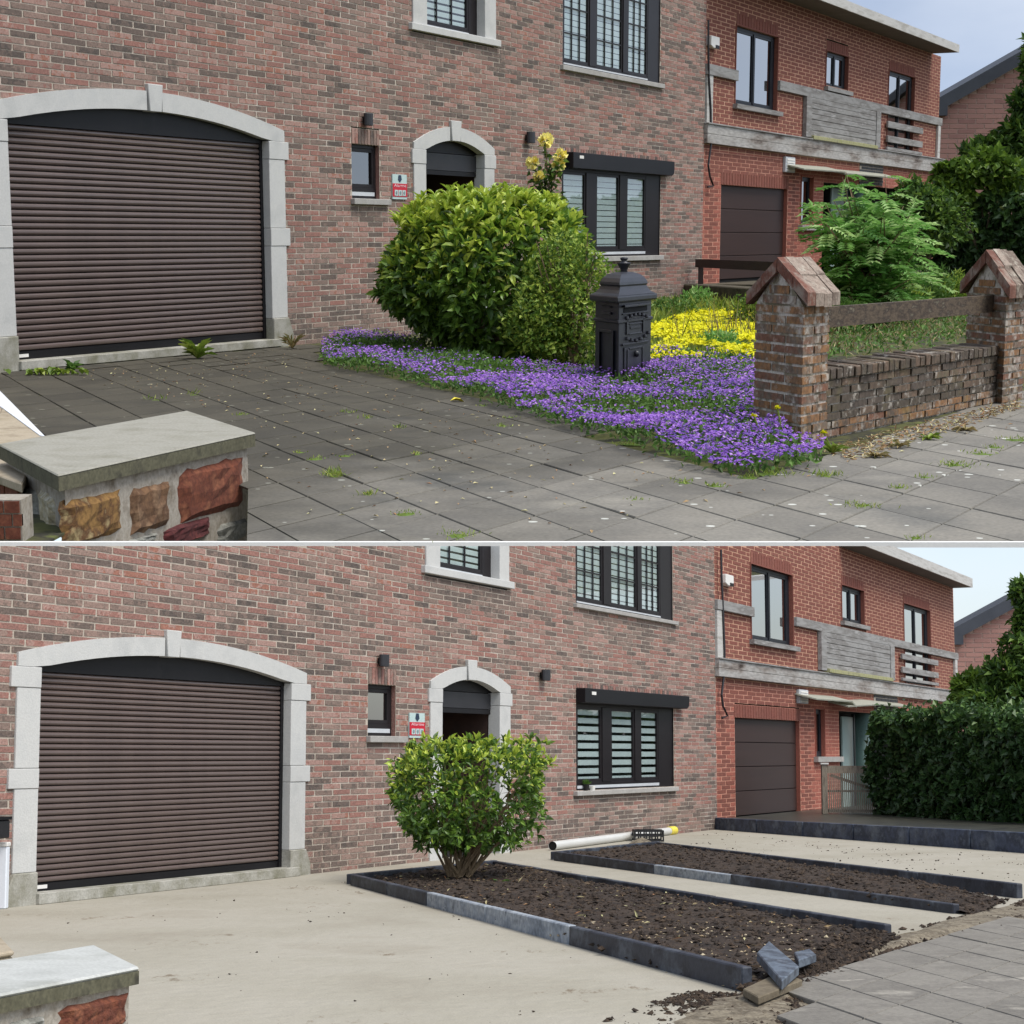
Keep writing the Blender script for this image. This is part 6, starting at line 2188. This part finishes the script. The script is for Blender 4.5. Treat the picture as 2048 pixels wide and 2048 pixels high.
# ------------------------------------------------------------------ pipe, crate, sand heap
mm('pvc', [(206, 206, 202), (196, 196, 192)], scale=2, rough=.35, fine=.03)
mm('cap_yellow', [(220, 200, 60), (230, 214, 90)], scale=2, rough=.5)
mm('crate_black', [(24, 24, 26), (32, 32, 34)], scale=2, rough=.5)
pa, pb = pl.G(1105, 1701), pl.G(1345, 1669)
rr = 9 * pm(pa.y)
root = empty('drain_pipe', pl, Matrix.Translation(pa), 'long white plastic drain pipe lying at the foot of brick wall', 'pipe')
d_ = pb - pa
ob('pipe', MB().tube([(0, 0, rr), (d_.x * .5, d_.y * .5, rr), (d_.x, d_.y, rr)], rr, 16, caps=False), MAT['pvc'], root, smooth=True)
n_ = d_.normalized()
ob('pipe_bore', MB().tube([(n_.x * .01, n_.y * .01, rr), (n_.x * .4, n_.y * .4, rr)], rr * .93, 16), MAT['interior'], root, smooth=False)
ob('end_cap', MB().tube([(d_.x - n_.x * .22, d_.y - n_.y * .22, rr), (d_.x + n_.x * .1, d_.y + n_.y * .1, rr)], rr * 1.15, 16), MAT['cap_yellow'], root, smooth=False)
c0, c1 = pl.G(1268, 1684), pl.G(1324, 1680)
Yc = (c0.y + c1.y) / 2
w_ = (1324 - 1268) * pm(Yc)
hC = 22 * pm(Yc)
root = empty('plastic_crate', pl, Matrix.Translation((pl.at(1296, 1680, Yc).x, Yc, 0)), 'black plastic slatted crate resting over the white pipe', 'crate')
dz = .0
for (y0_, y1_) in ((-.25, -.22), (.22, .25)):
    for z0_ in (0, .45, .85):
        ob('slat', MB().box(-w_ / 2, w_ / 2, y0_, y1_, dz + hC * z0_, dz + hC * (z0_ + .15)), MAT['crate_black'], root)
    for k in range(6):
        x = -w_ / 2 + w_ * k / 5
        ob('rib', MB().box(x - .012, x + .012, y0_ + .004, y1_ - .004, dz, dz + hC), MAT['crate_black'], root)
for x in (-w_ / 2, w_ / 2 - .02):
    ob('end_panel', MB().box(x, x + .02, -.22, .22, dz + hC * .4, dz + hC), MAT['crate_black'], root)
c = pl.G(1284, 1692)
u_ = pm(c.y)
hp = MB()
V, Fs = [(0, 0, 17 * u_)], []
ns_ = 22
for g, f in enumerate((.3, .6, .85, 1)):
    for k in range(ns_):
        a = 2 * math.pi * k / ns_
        V.append((math.cos(a) * 30 * u_ * f, math.sin(a) * 60 * u_ * f, 17 * u_ * (1 - f) ** .8 + random.uniform(-1, 1.4) * u_ * (g < 3) - (.01 if g == 3 else 0)))
for k in range(ns_):
    Fs.append((0, 1 + k, 1 + (k + 1) % ns_))
    for g in range(3):
        Fs.append((1 + g * ns_ + k, 1 + (g + 1) * ns_ + k, 1 + (g + 1) * ns_ + (k + 1) % ns_, 1 + g * ns_ + (k + 1) % ns_))
ob('sand_heap', hp.add(V, Fs), MAT['dirt_patch'], pl=pl, M=Matrix.Translation(c), smooth=True, label='small heap of grey sand in front of the black crate', cat='sand heap')
# ------------------------------------------------------------------ stone pier, lower left, and things by the left jamb
zc = .5
FR, BR_ = pl.G(279, 1933, zc), pl.G(189, 1889, zc)
FLf, BLf = pl.G(-220, 2031, zc), pl.G(-260, 1963, zc)
pier = empty('stone_pier', pl, Matrix.Identity(4), 'low rubble stone pier under pale coping slab beside the sand', 'pier')
tk = 34 * pm(FR.y)
mm('coping_pale', [(170, 172, 168), (184, 186, 182), (160, 162, 156)], scale=2.5, rough=.7, fine=.1)
ob('coping_slab', MB().slab([FLf, FR, BR_, BLf], zc - tk * .25, zc), MAT['coping_pale'], pier, bevel=.012)
cn_ = (FLf + FR + BR_ + BLf) / 4
ob('coping_edge', MB().slab([cn_ + (p - cn_) * .998 for p in (FLf, FR, BR_, BLf)], zc - tk, zc - tk * .255), MAT['coping_side'], pier)
sw = [cn_ + (p - cn_) * .92 for p in (FLf, FR, BR_, BLf)]
ob('rubble_core', MB().slab(sw, -.02, zc - tk - .001), MAT['rubble_mortar'], pier)
fx = (sw[1] - sw[0]).normalized()
fn = Vector((fx.y, -fx.x, 0))
for r, mt_ in [((112, 258, 1998, 2070), 'stone_red'), ((10, 90, 2036, 2100), 'stone_grey'), ((120, 200, 2084, 2130), 'stone_ochre')]:
    a0, a1, z0, z1 = face_rect(*r, sw[0], fx, fn)
    rubble(pier, Vector((sw[0].x, sw[0].y, 0)), fx, fn, [(a0, a1, z0, z1, mt_)], 'f')
gw = empty('garden_wall', pl, Matrix.Identity(4), 'end of low rough wall behind the pale coping pier', 'wall')
q = [pl.G(*w, .3) for w in [(28, 1912), (-8, 1872), (-120, 1880), (-100, 1935)]]
ob('wall_body', MB().slab(q, -.02, .3), MAT['dirt_patch'], gw, bevel=.02)
ob('wall_cap', MB().slab([p * 1.0 for p in q], .301, .33), MAT['beige_cap'], gw, bevel=.01)
s0, z1 = pl.S(-30, 1640)
s1, z0 = pl.S(20, 1676, -.16)
bx = empty('meter_box', pl, pl.F @ Matrix.Translation((s1, 0, z0)), 'black box fixed on the brick wall left of garage jamb', 'box')
ob('box_body', MB().box(-.5, 0, -.16, 0, 0, z1 - z0), MAT['crate_black'], bx, bevel=.01)
ob('box_lid', MB().box(-.51, .01, -.17, 0, z1 - z0 + .002, z1 - z0 + .03), MAT['dark_metal'], bx)
p = pl.G(2, 1818)
ps = empty('white_post', pl, Matrix.Translation(p), 'pale metal post standing before the wall left of garage', 'post')
u_ = pm(p.y)
ob('post', MB().box(-12 * u_, 10 * u_, -.02, .08, 0, 122 * u_), MAT['white_edge'], ps, bevel=.01)
ob('post_cap', MB().box(-13 * u_, 11 * u_, -.03, .09, 122 * u_, 130 * u_), MAT['white_plastic'], ps, bevel=.006)
# ------------------------------------------------------------------ neighbour's drive, gate, hedge, trees
zg = pl.S(1472, 1634)[1]
k0, k1 = pl.G(1428, 1659), pl.G(2120, 1712)
mm('wet_drive', [(52, 52, 46), (70, 70, 62), (44, 44, 40), (84, 82, 72)], scale=2, rough=.35, fine=.15, bump=.2, spec=.6)
zk0, zk1 = pl.zat(1428, 1637, k0.y), pl.zat(2120, 1671, k1.y)
zD = min(zk0, zk1) - .01
e_ = pl.F @ Vector((CL, .03, 0))
f_ = pl.F @ Vector((SL + 4, .03, 0))
nrm = (k1 - k0).normalized()
off = Vector((-nrm.y, nrm.x, 0)) * .1
ob('raised_drive', MB().slab([k0 + off, k1 + off, Vector((30, 31, 0)), Vector((30, 60, 0)), f_, e_], 0, zD), MAT['wet_drive'], pl=pl, kind='structure')
def gate(x0, x1, rt, rb, label):
    g0 = pl.G(x0, rb, zD)
    Y = g0.y
    u_ = pm(Y)
    root = empty('garden_gate', pl, Matrix.Translation((g0.x, Y, zD)), label, 'gate')
    W, H = (x1 - x0) * u_, (rb - rt) * u_
    for x in (-.06, W):
        ob('gate_post', MB().box(x, x + .12, -.06, .06, 0, H), MAT['fence_wood'], root, bevel=.008)
        ob('post_cap', MB().box(x - .02, x + .14, -.08, .08, H, H + .03), MAT['white_plastic'], root)
    for z0_, z1_ in ((H * .82, H * .97), (H * .44, H * .48), (H * .04, H * .09)):
        ob('rail', MB().box(.07, W - .01, -.03, .01, z0_, z1_), MAT['fence_wood'], root)
    n = 24
    for i in range(n):
        x = .09 + (W - .14) * i / (n - 1)
        ob('slat', MB().box(x - .011, x + .011, -.05, -.032, H * .02, H * .82), MAT['fence_wood'], root)
    ob('brace', MB().prism([(.1, H * .76), (.16, H * .8), (W - .04, H * .52), (W - .1, H * .48)], .012, .04), MAT['fence_wood'], root)
gate(1650, 1752, 1530, 1628, 'weathered slatted wooden garden gate beside the dense hedge')
hedge_box(pl, 1742, 2120, 1440, 1634, 37.5, 31.5, 19000, 13 * pm(35), 9.5 * pm(35), 'tall dense dark hedge along the neighbour drive', keep=cut_low)
broad_tree(pl, (2040, 1600), 41, [(2046, 1182, 28, 20, .6), (2060, 1240, 34, 34, .8), (2050, 1295, 38, 34, .9), (2008, 1345, 38, 28, .9), (2048, 1385, 58, 38, 1.4), (1962, 1405, 36, 22, .7), (2000, 1430, 60, 26, 1.1)], 18, 9, 'green tree with glossy leaves rising behind the tall hedge', keep=cut_low)
broad_tree(pl, (1935, 1600), 42, [(1925, 1375, 22, 24, .7), (1950, 1362, 26, 20, .6), (1935, 1410, 34, 24, .7)], 16, 9, 'light green bush at the house corner above the hedge', mat='lime_leaf', keep=cut_low, trunk_r=.05, n=600, name='lime_bush')
# small things on the window sill
s0, z0 = pl.S(1168, 1581)
pt = empty('plant_pot', pl, pl.F @ Matrix.Translation((s0, -.04, z0 + .0)), 'small black pot with green plant on the window sill', 'plant pot')
u_ = pm(30)
ob('pot', MB().lathe((0, 0, 0), [(.035, 0), (.05, .09)], 12), MAT['crate_black'], pt)
m = MB()
D = rand_dirs(60)
D[:, 2] = np.abs(D[:, 2]) + .3
m.leaves(np.tile([0, 0, .09], (60, 1)), D, rand_dirs(60) + np.array([0, 0, 1.]), .1, .02, rng.random(60))
ob('leaves', m, MAT['under'], pt)
s0, z0 = pl.S(1180, 1581)
cu = empty('white_cup', pl, pl.F @ Matrix.Translation((s0, -.04, z0)), 'small white cup on the window sill beside black pot', 'cup')
ob('cup_body', MB().lathe((0, 0, 0), [(.04, 0), (.05, .075)], 12), MAT['white_plastic'], cu)
ob('cup_handle', MB().tube([(.045, 0, .02), (.08, 0, .035), (.05, 0, .065)], .008, 5), MAT['white_plastic'], cu)
